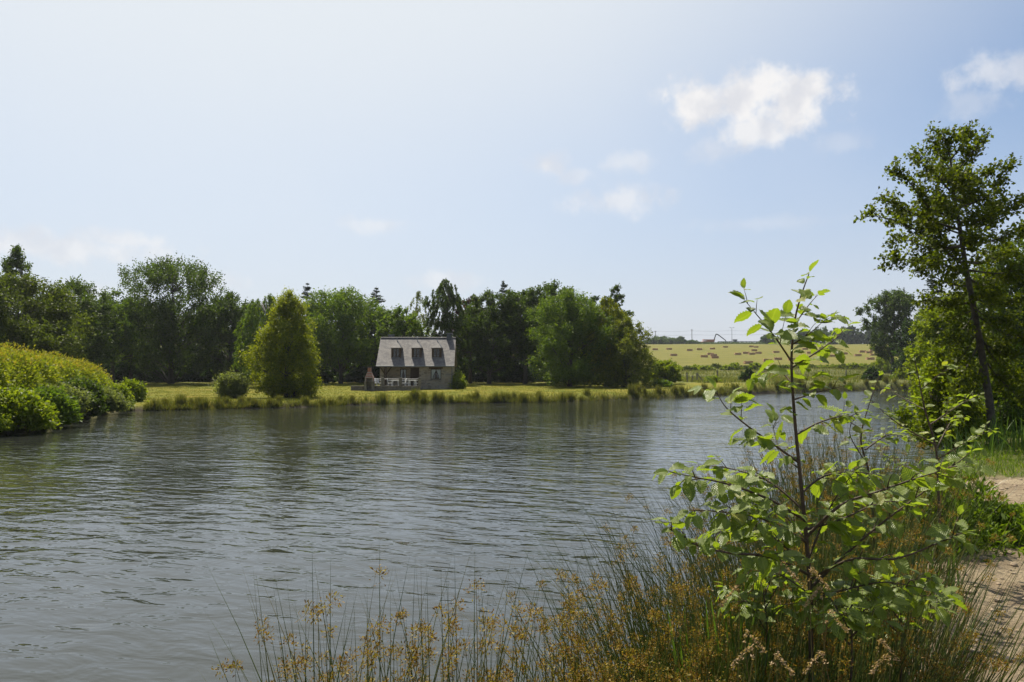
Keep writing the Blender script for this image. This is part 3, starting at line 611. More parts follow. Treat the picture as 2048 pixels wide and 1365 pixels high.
# --- left bank: clipped hedge and shrubs
def hedge():
    rng = np.random.default_rng(3); n = 5200
    a0 = at(-140, 745, 33); a1 = at(150, 745, 53); A = np.array([a0.x, a0.y]); B = np.array([a1.x, a1.y])
    dv = unit(B - A); nv = np.array([dv[1], -dv[0]])          # towards the water
    root = empty('clipped_hedge', (A[0], A[1], 0), 0, 'long clipped conifer hedge with yellow-orange new tips along the bank', 'hedge')
    L = np.linalg.norm(B - A); s = rng.random(n) * (L + 1.2); W = 2.3
    h = np.interp(s / L, [0, .35, .7, .9, 1, 1.1], [2.95, 2.8, 2.5, 2.2, 1.8, 1.1])
    ph = rng.random(n); ang = ph * math.pi            # section: a rounded arch
    cx = np.sign(np.cos(ang)) * np.abs(np.cos(ang)) ** .6 * W * (1 + .05 * np.sin(s * 1.7)); cz = h * np.sin(ang) ** .55 * (1 + .04 * np.sin(s * 1.1 + 1))
    P = np.stack([A[0] + dv[0] * s + nv[0] * cx, A[1] + dv[1] * s + nv[1] * cx, .35 + cz], -1)
    outd = unit(np.stack([nv[0] * np.cos(ang), nv[1] * np.cos(ang), np.sin(ang) + .25], -1))
    m = 10; d2 = unit(outd[:, None] + rng.normal(size=(n, m, 3)) * .55)
    Q = P[:, None] + d2 * (.06 + .34 * rng.random((n, m, 1))) - outd[:, None] * .12; Q = Q.reshape(-1, 3)
    V, Fc = leaf_faces(rng, Q - [A[0], A[1], 0], .15, .42, .3, d2.reshape(-1, 3), .5)
    link('foliage', np_mesh('hedge_foliage', V, Fc), M['hedge'], root)
    top = rng.permutation(n)[:2600]; top = top[np.sin(ang[top]) > .6]
    q = P[top] + outd[top] * (.25 + .2 * rng.random((len(top), 1)))
    q = (q[:, None] + rng.normal(size=(len(q), 4, 3)) * .09).reshape(-1, 3)
    V, Fc = leaf_faces(rng, q - [A[0], A[1], 0], .14, .4, .2, np.repeat(outd[top], 4, 0), .5)
    link('new_tips', np_mesh('hedge_tips', V, Fc), M['hedge_tip'], root)
    # inner dead wood so that the hedge is not hollow
    mb = MB()
    for k in range(26):
        f = (k + .5) / 26 * L; p = A + dv * f - A
        mb.tube([(p[0], p[1], -.1), (p[0] + .1, p[1], 1.2), (p[0], p[1] + .1, 1.6)], [.09, .07, .02], 6)
        for j in range(10):
            th = rng.random() * 6.28; z = .4 + .9 * rng.random(); mb.tube([(p[0], p[1], z), (p[0] + 1.6 * math.cos(th), p[1] + 1.6 * math.sin(th), z + .5)], [.03, .008], 3, False)
    mb.build('stems', M['bark'], root)
    n2 = 9000; s = rng.random(n2) * L; u = (rng.random(n2) * 2 - 1) * W * .78; z = .2 + rng.random(n2) * np.interp(s / L, [0, .7, 1], [2.2, 1.8, 1.1])
    q = np.stack([dv[0] * s + nv[0] * u, dv[1] * s + nv[1] * u, z], -1)
    V, Fc = leaf_faces(rng, q, .34, .7, .1); link('inner_foliage', np_mesh('hedge_inner', V, Fc), M['hedge'], root)
hedge()
SG = [(20, 792, 62, 29.5, 'bush', 'dome', 'leafy pond-edge bush below the thick end of the hedge'), (92, 790, 48, 32.5, 'fresh', 'dome', 'bushy green shrub overhanging the dark pond corner'),
      (120, 782, 40, 36, 'sallow', 'round', 'pale fine-leaved shrub between bushy shrub and dark round shrub'), (160, 768, 34, 39, 'oak', 'round', 'dark round shrub on the bank below the hedge'),
      (205, 792, 34, 42.5, 'sallow', 'dome', 'low pale shrub spreading beside the dark round shrub'), (232, 776, 20, 46.5, 'bush', 'oval', 'small upright shrub near the end of the hedge'),
      (262, 768, 21, 49.5, 'bush', 'oval', 'bright upright shrub standing where hedge and lawn meet')]
for px, top, hw, D, mat, sh, lab in SG:
    T('pond_shrub', lab, px, top, hw, D, mat, shape=sh, clumps=int(90 + hw * 2.4), per=72, leaf=.1 if mat != 'sallow' else .085, z0=.02, cat='bush', stems=4, base=.12, style='up' if mat == 'sallow' else 'broad', rc=.4)

# --- shrubs of the far bank on the field side
rt0 = random.Random(2)
for px, top, hw, D, mat, sh, lab in [(1330, 722, 31, 90, 'bush', 'round', 'round green bush at the corner of the hay field'), (1327, 768, 11, 80, 'fresh', 'oval', 'small bright bush at the water edge below the round bush'),
        (1497, 740, 14, 100, 'dark', 'spire', 'little pointed dark shrub on the far bank'), (1745, 738, 16, 112, 'dark', 'dome', 'dark broom-like tuft on the far bank before the fence'),
        (1425, 758, 12, 96, 'bush', 'dome', 'small leafy bush by the leaning fence posts'), (1815, 735, 26, 118, 'bush', 'dome', 'leafy bush at the end of the far bank fence'),
        (1770, 712, 24, 150, 'bush', 'dome', 'low bramble bush at the foot of the solitary tree'), (1850, 712, 26, 126, 'fresh', 'dome', 'green bramble mound between fence and bank wood')]:
    T('bank_bush', lab, px, top, hw, D, mat, shape=sh, clumps=70 + hw * 2, per=66, leaf=.17, z0=.02, cat='bush', stems=4)
for k, px in enumerate(range(1368, 1860, 21)):
    T('bramble_bush', 'low bramble bush in the weedy strip below the hay field', px + rt0.uniform(-6, 6), 731 + rt0.uniform(-3, 4) if px < 1750 else 724, 12 + rt0.uniform(-2, 6), 168 + rt0.uniform(-6, 5), 'bush' if k % 3 else 'olive', shape='dome', clumps=30, per=60, leaf=.26, z0=.02, cat='bush', stems=3, group='bramble bushes below the hay field', seed=1500 + k)
def skyline_hedge():
    rng = np.random.default_rng(64); n = 5200; px = 1262 + rng.random(n) * 500; Y = 436 + 5 * rng.random(n); X = (px - 1024) / F * Y; z = zg(X, Y)
    h = (1.5 + .8 * wob(X, X * 0, .11) + .5 * wob(X, X * 0, .41)) * np.where((px > 1384) & (px < 1536), .12, 1) * rng.random(n) ** .7
    root = empty('field_hedge', (0, 438, 0), 0, 'long low hedge along the top edge of the hay field', 'hedge'); P = np.stack([X, Y - 438, z + h], -1); P = (P[:, None] + rng.normal(size=(n, 4, 3)) * .3).reshape(-1, 3)
    V, Fc = leaf_faces(rng, P, .7, .6, .3); link('foliage', np_mesh('field_hedge', V, Fc), M['haze_tree'], root)
skyline_hedge()
# --- skyline
for px, top, hw, lab in [(1322, 678, 30, 'low wide bush on the skyline next to the tree row'), (1362, 676, 13, 'small rounded bush on the skyline by the bare twig'), (1385, 684, 14, 'low bush on the skyline beside the orange machine'),
        (1540, 671, 16, 'round tree on the skyline behind the guard rail end'), (1575, 668, 16, 'tree on the skyline behind the sapling stem'), (1640, 655, 26, 'big rounded tree on the skyline beside the sapling'),
        (1682, 654, 20, 'rounded tree on the skyline under the single lamp post'), (1706, 654, 16, 'narrow rounded tree on the skyline wood'), (1735, 652, 20, 'tree closing the skyline wood by the field tree'), (1610, 664, 18, 'smaller tree on the skyline beside the big rounded one'),
        (1300, 684, 14, 'low bush where the skyline meets the tree row'), (1760, 655, 24, 'tree on the skyline behind the dark field tree')]:
    T('skyline_tree', lab, px, top, hw, 440, 'haze_tree', shape='dome', clumps=70, per=60, leaf=.75, z0=.02, cat='tree')
SKD = 446

# ------------------------------------------------------------------ cottage
HD = 74.0                                   # depth of the front eave
hx = at(831, 745, HD).x; HZ = zp(hx, HD + 2)
PXM = F / HD                                # picture pixels per metre there
house = empty('stone_cottage', (hx, HD, HZ - .05), R(1.5), 'small stone cottage with lichen-grey slate roof and three dormers', 'house')
HL, EZ, RZ, DEP, OV = 3.45, 2.42, 4.98, 5.4, .3        # half length, eave height, ridge height, depth, overhang
YR = DEP / 2                                 # ridge line (front wall at y = 0)
def wall_cells(mb, x0, x1, y0, y1, z0, z1, holes):
    xs = sorted({x0, x1, *[h[0] for h in holes], *[h[1] for h in holes]}); zs = sorted({z0, z1, *[h[2] for h in holes], *[h[3] for h in holes]})
    for i in range(len(xs) - 1):
        for j in range(len(zs) - 1):
            cx, cz = (xs[i] + xs[i + 1]) / 2, (zs[j] + zs[j + 1]) / 2
            if not any(h[0] < cx < h[1] and h[2] < cz < h[3] for h in holes): mb.box(xs[i], xs[i + 1], y0, y1, zs[j], zs[j + 1])
XS = .35                                      # where the porch ends
wn_main = (1.42, 2.42, .95, 1.95); wn_porch = (-1.62, -1.0, .9, 1.95); dr = (-.62, .22, .06, 2.05)
PB = 1.3                                      # depth of the porch
mb = MB(); wall_cells(mb, XS, HL, 0, .38, 0, EZ - .02, [wn_main]); wall_cells(mb, -HL + .38, XS, PB, PB + .35, 0, EZ - .02, [wn_porch, dr])
mb.box(XS, XS + .36, .38, PB, 0, EZ - .02); mb.box(HL - .38, HL, .38, DEP, 0, EZ - .02); mb.box(-HL, -HL + .38, PB - .5, DEP, 0, EZ - .02); mb.box(-HL + .38, HL - .38, DEP - .38, DEP, 0, EZ - .02)
for s in (-1, 1):   # gables
    x0, x1 = (HL - .38, HL) if s > 0 else (-HL, -HL + .38); zt = RZ - .12
    mb.add([(x0, .05, EZ - .02), (x0, DEP - .05, EZ - .02), (x0, YR, zt), (x1, .05, EZ - .02), (x1, DEP - .05, EZ - .02), (x1, YR, zt)], [(0, 2, 1), (3, 4, 5), (0, 1, 4, 3), (1, 2, 5, 4), (2, 0, 3, 5)])
mb.build('wall', M['stone'], house)
MB().box(-HL + .1, XS, .12, .3, EZ - .28, EZ - .03).build('lintel_beam', M['wood_dark'], house)
MB().box(-HL + .05, XS, .1, PB, -.02, .05).build('porch_floor', M['stone_block'], house)
MB().box(-HL + .4, HL - .4, PB + .4, DEP - .4, EZ - .1, EZ - .05).build('ceiling', M['interior'], house)
MB().box(-HL + .4, HL - .4, 1.9, 1.95, .05, EZ - .1).build('room_partition', M['interior'], house)
def roof_pitch(name, s):
    xe = HL + .22; ye = YR - s * (YR + OV); ze = EZ - .02 - OV * (RZ - EZ) / YR * .55; th = .1
    me = bpy.data.meshes.new(name); v = [(-xe, ye, ze), (xe, ye, ze), (xe, YR, RZ), (-xe, YR, RZ)]
    v += [(a, b, c - th) for a, b, c in v]; f = [(0, 1, 2, 3), (7, 6, 5, 4), (0, 4, 5, 1), (1, 5, 6, 2), (2, 6, 7, 3), (3, 7, 4, 0)]
    if s < 0: f = [q[::-1] for q in f]
    me.from_pydata(v, [], f); uv = me.uv_layers.new(name='UVMap'); SL = math.hypot(YR + OV, RZ - ze)
    for lo in me.loops:
        c = me.vertices[lo.vertex_index].co; uv.data[lo.index].uv = (c.x, SL * abs(c.y - YR) / (YR + OV))
    me.update(); return link(name, me, M['slate'], house), ye, ze
roof, YE, ZE = roof_pitch('roof', 1); roof_pitch('roof', -1)
def roof_z(y): return ZE + (y - YE) / (YR - YE) * (RZ - ZE)
def roof_y(z): return YE + (z - ZE) / (RZ - ZE) * (YR - YE)
mb = MB(); xx = -HL - .2
while xx < HL + .2: mb.tube([(xx, YR, RZ + .0), (min(xx + .29, HL + .22), YR, RZ + .0)], .085, 7); xx += .3
mb.build('ridge_tiles', M['slate'], roof)
MB().tube([(-HL - .22, YE - .05, ZE - .06), (HL + .22, YE - .05, ZE - .06)], .065, 8).build('gutter', M['zinc'], roof)
MB().tube([(HL - .02, YE - .03, ZE - .08), (HL - .02, -.06, ZE - .3), (HL - .02, -.06, 0)], .04, 8).build('drainpipe', M['zinc'], house)
for nm, x, y, w, d, top in (('chimney', HL - .45, YR - .05, .42, .5, RZ + .42), ('chimney', -HL + .75, YR + .5, .5, .45, RZ + .28)):
    c = MB().box(x - w / 2, x + w / 2, y - d / 2, y + d / 2, RZ - 1.0, top).build(nm, M['slate_dark'], roof)
    MB().box(x - w / 2 - .05, x + w / 2 + .05, y - d / 2 - .05, y + d / 2 + .05, top, top + .06).build('chimney_cap', M['lead'], c)
def window(parent, x0, x1, z0, z1, y, curtains=True, cols=2, rows=1, name='window'):
    t = .07; mb = MB().box(x0, x1, y, y + .08, z0, z0 + t).box(x0, x1, y, y + .08, z1 - t, z1).box(x0, x0 + t, y, y + .08, z0 + t, z1 - t).box(x1 - t, x1, y, y + .08, z0 + t, z1 - t)
    w = mb.build(name, M['wood_dark'], parent)
    for k in range(1, cols):
        xm = x0 + (x1 - x0) * k / cols; MB().box(xm - .035, xm + .035, y - .004, y + .084, z0 + t, z1 - t).build('mullion', M['wood_dark'], w)
    for k in range(cols):
        a = x0 + (x1 - x0) * k / cols; b = x0 + (x1 - x0) * (k + 1) / cols
        MB().box(a + .05, b - .05, y + .035, y + .045, z0 + t - .01, z1 - t + .01).build('pane', M['glass'], w)
    if curtains:
        for s in (-1, 1):   # tied-back lace curtain: wide at the top, gathered to the side
            mb = MB(); xo = x0 + .06 if s < 0 else x1 - .06; xm = (x0 + x1) / 2; n = 10; rows_ = 8; vv = []; ff = []
            for r in range(rows_ + 1):
                f = r / rows_; z = z1 - t - f * (z1 - z0 - 2 * t); reach = (xm - xo) * (1 - .68 * math.sin(min(1, f * 1.12) * math.pi / 2) ** 1.3)
                for c in range(n + 1): vv.append((xo + reach * c / n, y + .13 + .02 * math.sin(c * 2.4), z))
            for r in range(rows_):
                for c in range(n): q = r * (n + 1) + c; ff.append((q, q + 1, q + n + 2, q + n + 1))
            mb.add(vv, ff).build('curtain', M['curtain'], w)
    return w
w = window(house, wn_main[0], wn_main[1], wn_main[2], wn_main[3], .16)
MB().box(wn_main[0] - .1, wn_main[1] + .1, -.06, .16, wn_main[2] - .09, wn_main[2]).build('sill', M['stone_block'], w)
MB().box(wn_main[0] - .15, wn_main[1] + .15, -.02, .16, wn_main[3], wn_main[3] + .16).build('lintel', M['wood_dark'], w)
MB().box(wn_main[0], wn_main[1], .75, .8, wn_main[2] - .3, wn_main[3] + .3).build('room_shade_panel', M['interior'], w)  # near-black panel painting the unlit room behind the panes
window(house, wn_porch[0], wn_porch[1], wn_porch[2], wn_porch[3], PB + .12)
d = MB().box(dr[0], dr[1], PB + .1, PB + .17, dr[2], dr[3]).build('door', M['wood_dark'], house)
for k in range(4):
    a = dr[0] + .04 + k * .2; MB().box(a, a + .17, PB + .08, PB + .1, dr[2] + .08, dr[3] - .06).build('plank', M['wood_dark'], d)
MB().tube([(dr[1] - .1, PB + .07, 1.05), (dr[1] - .1, PB + .02, 1.05), (dr[1] - .2, PB + .02, 1.05)], .012, 6).build('handle', M['zinc'], d)
px_ = -HL + .62
pp = MB().box(px_ - .08, px_ + .08, .13, .29, 0, EZ - .28).build('porch_post', M['wood_dark'], house)
for s in (-1, 1): MB().tube([(px_ + s * .05, .21, EZ - 1.0), (px_ + s * .55, .21, EZ - .26)], .055, 4).build('brace', M['wood_dark'], pp)
# dormers
for cxp in (810, 1110, 1405):
    xc = (680 + cxp / 7.314 - 831) / PXM; zb, zt = 2.98, 3.98; yf = roof_y(zb); hw = .46
    dm = MB(); wall_cells(dm, xc - hw, xc + hw, yf, yf + .1, zb - .12, zt, [(xc - .32, xc + .32, zb + .06, zt - .06)])
    for s in (-1, 1):   # slate cheeks
        x0, x1 = (xc - hw, xc - hw + .08) if s < 0 else (xc + hw - .08, xc + hw); yb = roof_y(zt) + .15
        dm.add([(x0, yf + .1, zb - .1), (x0, yf + .1, zt), (x0, yb, zt), (x1, yf + .1, zb - .1), (x1, yf + .1, zt), (x1, yb, zt)], [(0, 1, 2), (3, 5, 4), (0, 3, 4, 1), (1, 4, 5, 2), (2, 5, 3, 0)])
    do = dm.build('dormer', M['wood_dark'], house)  # dark timber; its colour also carries the shade on the dormer front
    o = .07; ap = 4.66; ya = yf + .75; yb = roof_y(ap) + .1; ybe = roof_y(zt) + .1
    rm = MB().add([(xc - hw - o, yf - .14, zt - .03), (xc + hw + o, yf - .14, zt - .03), (xc, ya, ap), (xc, yb, ap), (xc - hw - o, ybe, zt - .03), (xc + hw + o, ybe, zt - .03),
                   (xc - hw - o, yf - .14, zt - .09), (xc + hw + o, yf - .14, zt - .09), (xc - hw - o, ybe, zt - .09), (xc + hw + o, ybe, zt - .09)],
                  [(0, 1, 2), (1, 5, 3, 2), (0, 2, 3, 4), (0, 6, 7, 1), (1, 7, 9, 5), (0, 4, 8, 6), (6, 8, 9, 7)])
    ro = rm.build('dormer_roof', M['slate'], do)
    MB().tube([(xc, ya, ap - .03), (xc, ya, ap + .08), (xc, ya, ap + .12), (xc, ya, ap + .34)], [.03, .03, .05, .006], 6).build('finial', M['lead'], do)
    MB().tube([(xc + hw + o * .6, yf - .12, zt + .02), (xc + .02, ya, ap + .015)], .03, 4).build('hip_flashing', M['lead'], do)
    MB().box(xc - .31, xc + .31, yf + .3, yf + .34, zb + .0, zt - .04).build('room_shade_panel', M['interior'], do)  # near-black panel for the shade behind the dormer window
    w = window(do, xc - .32, xc + .32, zb + .06, zt - .06, yf + .03, curtains=False, cols=2)
    MB().box(xc - .4, xc + .4, yf - .07, yf - .002, zb + .0, zb + .05).build('sill', M['lead'], do)

# terrace
ty = HD - 2.7; tz = zp(hx - 1.6, ty)
lx = lambda px: at(px, 745, ty).x
tw = empty('terrace_wall', (lx(770), ty, tz), 0, 'low dry stone wall along the front of the terrace', 'wall')
rngw = random.Random(4); x = lx(702); xe = lx(841); k = 0
for row in range(2):
    xx = x
    while xx < xe - .05:
        L = min(rngw.uniform(.26, .48), xe - xx); j = .012
        MB().box(xx - lx(770) + j, xx - lx(770) + L - j, -.16 + rngw.uniform(-.02, .02), .16, -.06 + row * .24, .17 + row * .24 + rngw.uniform(-.02, .02)).build('stone', M['stone_block'], tw, bevel=.02); xx += L
MB().box(x - lx(770) + .02, xe - lx(770) - .02, -.11, .13, -.1, .38).build('wall_core', M['stone_block'], tw)
MB().box(lx(765) - lx(770), xe - lx(770) - .05, .17, 2.6, -.3, .2).build('terrace_floor', M['stone_block'], tw)
rl = empty('terrace_railing', (lx(770), ty, tz + .3), 0, 'thin rail on stubby stone posts along the cottage terrace', 'railing')
for pxx in (765.5, 801, 839): MB().box(lx(pxx) - lx(770) - .13, lx(pxx) - lx(770) + .13, -.12, .13, 0.1, .85).build('post', M['stone_block'], rl, bevel=.03)
MB().tube([(lx(745) - lx(770), 0, .72), (lx(839) - lx(770), 0, .72)], .02, 6).build('rail', M['grey_metal'], rl)
MB().tube([(lx(745) - lx(770), 0, .72), (lx(745) - lx(770), 0, .05)], .025, 6).build('post', M['grey_metal'], rl)
# barbecue
bq = empty('stone_barbecue', (at(739, 745, ty - .5).x, ty - .5, tz - .05), 0, 'brick and stone garden barbecue with tapered chimney by the terrace', 'barbecue')
MB().box(-.42, -.2, -.3, .35, 0, .78).box(.2, .42, -.3, .35, 0, .78).box(-.2, .2, .1, .35, 0, .78).build('base', M['stone_block'], bq)
MB().box(-.46, .46, -.36, .36, .78, .86).build('hearth_slab', M['stone_block'], bq)
MB().box(-.36, -.26, -.28, .32, .86, 1.15).box(.26, .36, -.28, .32, .86, 1.15).box(-.26, .26, .2, .32, .86, 1.15).build('firebox', M['brick'], bq)
hm = MB(); a, b, c, d_ = (-.4, .4, -.3, .34), (-.17, .17, -.12, .2), 1.15, 1.72
hm.add([(a[0], a[2], c), (a[1], a[2], c), (a[1], a[3], c), (a[0], a[3], c), (b[0], b[2], d_), (b[1], b[2], d_), (b[1], b[3], d_), (b[0], b[3], d_)], [(3, 2, 1, 0), (4, 5, 6, 7), (0, 1, 5, 4), (1, 2, 6, 5), (2, 3, 7, 6), (3, 0, 4, 7)]).build('hood', M['brick'], bq)
ch = MB().box(-.15, .15, -.1, .18, 1.72, 2.08).build('chimney', M['brick'], bq); MB().box(-.19, .19, -.14, .22, 2.12, 2.17).build('chimney_cap', M['stone_block'], ch)
for s in (-1, 1): MB().box(s * .12 - .03, s * .12 + .03, -.06, .14, 2.08, 2.12).build('cap_foot', M['stone_block'], ch)
# white plastic garden furniture
fz = tz + .2
def chair(px, dy, rz, label):
    o = empty('garden_chair', (at(px, 745, ty + dy).x, ty + dy, fz), rz, label, 'chair', 'white garden chairs')
    MB().box(-.23, .23, -.22, .22, .41, .45).build('seat', M['white'], o, bevel=.015)
    mb = MB(); vv = []
    for i in range(5):
        f = i / 4; xw = .22 - .02 * f; vv += [(-xw, .2 + .1 * f, .45 + .42 * f), (xw, .2 + .1 * f, .45 + .42 * f), (xw, .235 + .1 * f, .45 + .42 * f), (-xw, .235 + .1 * f, .45 + .42 * f)]
    ff = [(0, 1, 2, 3)[::-1], (16, 17, 18, 19)]
    for i in range(4):
        for k in range(4): ff.append((i * 4 + k, i * 4 + (k + 1) % 4, i * 4 + 4 + (k + 1) % 4, i * 4 + 4 + k))
    mb.add(vv, ff).build('backrest', M['white'], o, bevel=.01)
    for sx in (-1, 1):
        for sy in (-1, 1): MB().tube([(sx * .25, sy * .24, 0), (sx * .2, sy * .19, .43)], [.025, .035], 5).build('leg', M['white'], o)
        MB().tube([(sx * .25, -.22, .42), (sx * .26, -.2, .66), (sx * .26, .0, .68), (sx * .23, .26, .68)], .022, 5).build('armrest', M['white'], o)
    return o
chair(781, 1.0, R(95), 'white plastic chair turned sideways at the porch post end of the terrace')
chair(806, .9, R(-70), 'white plastic chair tucked beside the small white table')
chair(816, 1.0, R(100), 'white plastic chair facing the larger white table')
chair(833, .8, R(-85), 'white plastic chair at the stone wall end of the terrace')
chair(748.5, 1.4, R(10), 'white plastic chair on the grass behind the barbecue')
chair(761.5, 1.5, R(80), 'white plastic chair behind the first terrace post')
def gtable(px, dy, w, label):
    o = empty('garden_table', (at(px, 745, ty + dy).x, ty + dy, fz), 0, label, 'table')
    MB().box(-w, w, -.38, .38, .66, .71).build('table_top', M['white'], o, bevel=.015)
    for sx in (-1, 1):
        for sy in (-1, 1): MB().tube([(sx * (w - .02), sy * .34, 0), (sx * (w - .1), sy * .3, .67)], [.03, .045], 6).build('leg', M['white'], o)
gtable(791, .9, .36, 'small white plastic table on the cottage terrace'); gtable(825, .95, .38, 'larger white plastic table between two terrace chairs')

# ------------------------------------------------------------------ hay field, skyline, fence
hb = bpy.data.meshes.new('bale'); 
def bale_mesh(seed):
    rng = np.random.default_rng(seed); nx_, ny_, nz_ = 8, 4, 4; mb = MB(); L, W, H = 2.2, 1.0, .72; pts = {}
    import bmesh
    bm = bmesh.new(); bmesh.ops.create_cube(bm, size=1); bmesh.ops.subdivide_edges(bm, edges=bm.edges[:], cuts=2, use_grid_fill=True)
    for v in bm.verts:
        p = v.co; v.co = Vector((p.x * L, p.y * W, (p.z + .5) * H)) + Vector(rng.normal(size=3) * .025)
        if abs(p.x) > .49 and abs(p.z) > .49: v.co.x *= .97
    me = bpy.data.meshes.new('hay_bale'); bm.to_mesh(me); bm.free(); me.materials.append(M['hay']); return me
def twine_mesh():
    mb = MB()
    for k in range(5):
        x = -.9 + k * .45; mb.tube([(x, -.6, -.0), (x, -.6, .88), (x, .6, .88), (x, .6, 0)], .012, 3)
    me = bpy.data.meshes.new('twine'); me.from_pydata(mb.v, [], mb.f); me.materials.append(M['orange']); return me
bmeshes = [bale_mesh(i) for i in range(4)]
BALES = [(140, 348), (237, 345), (380, 353), (268, 388), (448, 347), (537, 343), (627, 331), (480, 398), (523, 381), (545, 389), (554, 405), (714, 381), (770, 373), (810, 379), (828, 355), (856, 373),
         (808, 327), (839, 331), (980, 367), (787, 443), (920, 427), (993, 416), (1090, 421), (1318, 398), (1365, 394), (1432, 408), (1452, 378), (1547, 390), (1578, 364), (1623, 369), (1650, 354), (1655, 386), (1690, 378), (1632, 415), (1215, 372), (1180, 345)]
rb = random.Random(8)
for i, (zx, zy) in enumerate(BALES):
    g = px_ground(1270 + zx / 3.471, 600 + zy / 3.471 + .4, 160, 430)
    o = empty('hay_bale', (g.x, g.y, g.z - .03), R(rb.uniform(-14, 14)), 'rectangular brown hay bale lying on the mown field', 'hay bale', 'hay bales scattered over the field')
    link('bale', bmeshes[i % 4], None, o)
skz = lambda x: zp(x, SKD)
def sx(px, D=SKD): return at(px, 690, D).x
UP = 'wooden utility poles on the skyline'
for px, top, lab in ((1311, 662, 'thin utility pole on the skyline close to the tree row'), (1384, 659, 'thin utility pole on the skyline beside the orange machine')):
    x = sx(px); o = empty('utility_pole', (x, SKD, skz(x) - .2), 0, lab, 'pole', UP); h = at(px, top, SKD).z - skz(x) + .2
    MB().tube([(0, 0, 0), (0, 0, h)], [.2, .15], 8).build('pole', M['post'], o); MB().box(-.7, .7, -.06, .06, h - .55, h - .42).build('crossarm', M['post'], o)
    for s in (-1, 1): MB().tube([(s * .6, 0, h - .42), (s * .6, 0, h - .2)], .06, 6).build('insulator', M['grey_metal'], o)
for k, (z0, z1) in enumerate(((663.5, 660), (671, 668))):
    mb = MB(); pts = []
    for i in range(25):
        f = i / 24; px = 1240 + f * 420; pts.append(at(px, z0 + (z1 - z0) * f + 1.2 * math.sin(f * 18) ** 2, SKD + .5))
    mb.tube(pts, .035, 4); o = mb.build('overhead_wire', M['dkmetal']); tag(o, ('upper' if k == 0 else 'lower') + ' overhead wire strung between the skyline poles', 'wire')
for px, top, lab, two in ((1464, 656, 'double-headed lamp post on the skyline above the field', True), (1701, 644, 'lamp post on the skyline above the distant trees', False)):
    x = sx(px); o = empty('lamp_post', (x, SKD, skz(x) - .2), 0, lab, 'lamp post', 'lamp posts on the skyline'); h = at(px, top, SKD).z - skz(x) + .2
    MB().tube([(0, 0, 0), (0, 0, h)], [.16, .1], 8).build('pole', M['grey_metal'], o)
    for s in ((-1, 1) if two else (1,)):
        MB().tube([(0, 0, h - .05), (s * .8, 0, h + .1)], .06, 6).build('arm', M['grey_metal'], o); MB().box(min(s * .6, s * 1.35), max(s * .6, s * 1.35), -.18, .18, h + .05, h + .28).build('lamp_head', M['grey_metal'], o)
# orange machine with a boom
x0 = sx(1412); zb_ = skz(x0); mz = lambda py: at(1412, py, SKD - 4).z - zb_
mo = empty('loader_machine', (x0, SKD - 4, zb_), 0, 'orange machine with sloping hopper and long dark jointed boom on the skyline', 'machine')
sxx = lambda px: at(px, 690, SKD - 4).x - x0
MB().add([(sxx(1391), -1.2, mz(688)), (sxx(1428), -1.2, mz(689)), (sxx(1428), -1.2, mz(680)), (sxx(1406), -1.2, mz(683)), (sxx(1391), 1.2, mz(688)), (sxx(1428), 1.2, mz(689)), (sxx(1428), 1.2, mz(680)), (sxx(1406), 1.2, mz(683))],
         [(0, 1, 2, 3), (7, 6, 5, 4), (0, 4, 5, 1), (1, 5, 6, 2), (2, 6, 7, 3), (3, 7, 4, 0)]).build('hopper', M['orange'], mo)
MB().box(sxx(1406), sxx(1429), -1.35, 1.35, mz(681.5), mz(679.5)).build('cover', M['orange'], mo)
MB().box(sxx(1392), sxx(1428), -1.0, 1.0, mz(692), mz(688.6)).build('chassis', M['dkmetal'], mo)
for q in (1396, 1402, 1420, 1425):
    MB().tube([(sxx(q), -1.3, mz(691)), (sxx(q), 1.3, mz(691))], .55, 10).build('wheel', M['dkmetal'], mo)
MB().tube([(sxx(1427), 0, mz(684)), (sxx(1432), 0, mz(669))], [.35, .28], 6).build('boom', M['dkmetal'], mo)
MB().tube([(sxx(1432), 0, mz(668.6)), (sxx(1436), 0, mz(669.5)), (sxx(1451), 0, mz(681)), (sxx(1452), 0, mz(687))], [.3, .3, .26, .3], 6).build('stick', M['dkmetal'], mo)
o = empty('equipment_cabin', (sx(1468), SKD - 2, skz(sx(1468)) - .1), 0, 'small pale equipment cabin at the foot of the double lamp post', 'cabin')
MB().box(-1.1, 1.1, -.8, .8, 0, 2.2).build('body', M['grey_metal'], o); MB().box(-1.25, 1.25, -.95, .95, 2.2, 2.32).build('roof', M['dkmetal'], o); MB().box(-.4, .4, -.83, -.8, .1, 1.9).build('door', M['dkmetal'], o)
x0 = sx(1438); gr = empty('guard_rail', (x0, SKD + 2, skz(x0) - .1), 0, 'dark guard rail running along the skyline behind the field', 'railing')
xe_ = sx(1535) - x0
k = 0; xx = 0
while xx < xe_: MB().tube([(xx, 0, 0), (xx, 0, 1.7)], .09, 5).build('post', M['dkmetal'], gr); xx += 2.3
MB().box(0, xe_, -.05, .05, 1.15, 1.5).build('rail', M['dkmetal'], gr); MB().box(0, xe_, -.04, .04, .5, .68).build('rail', M['dkmetal'], gr)
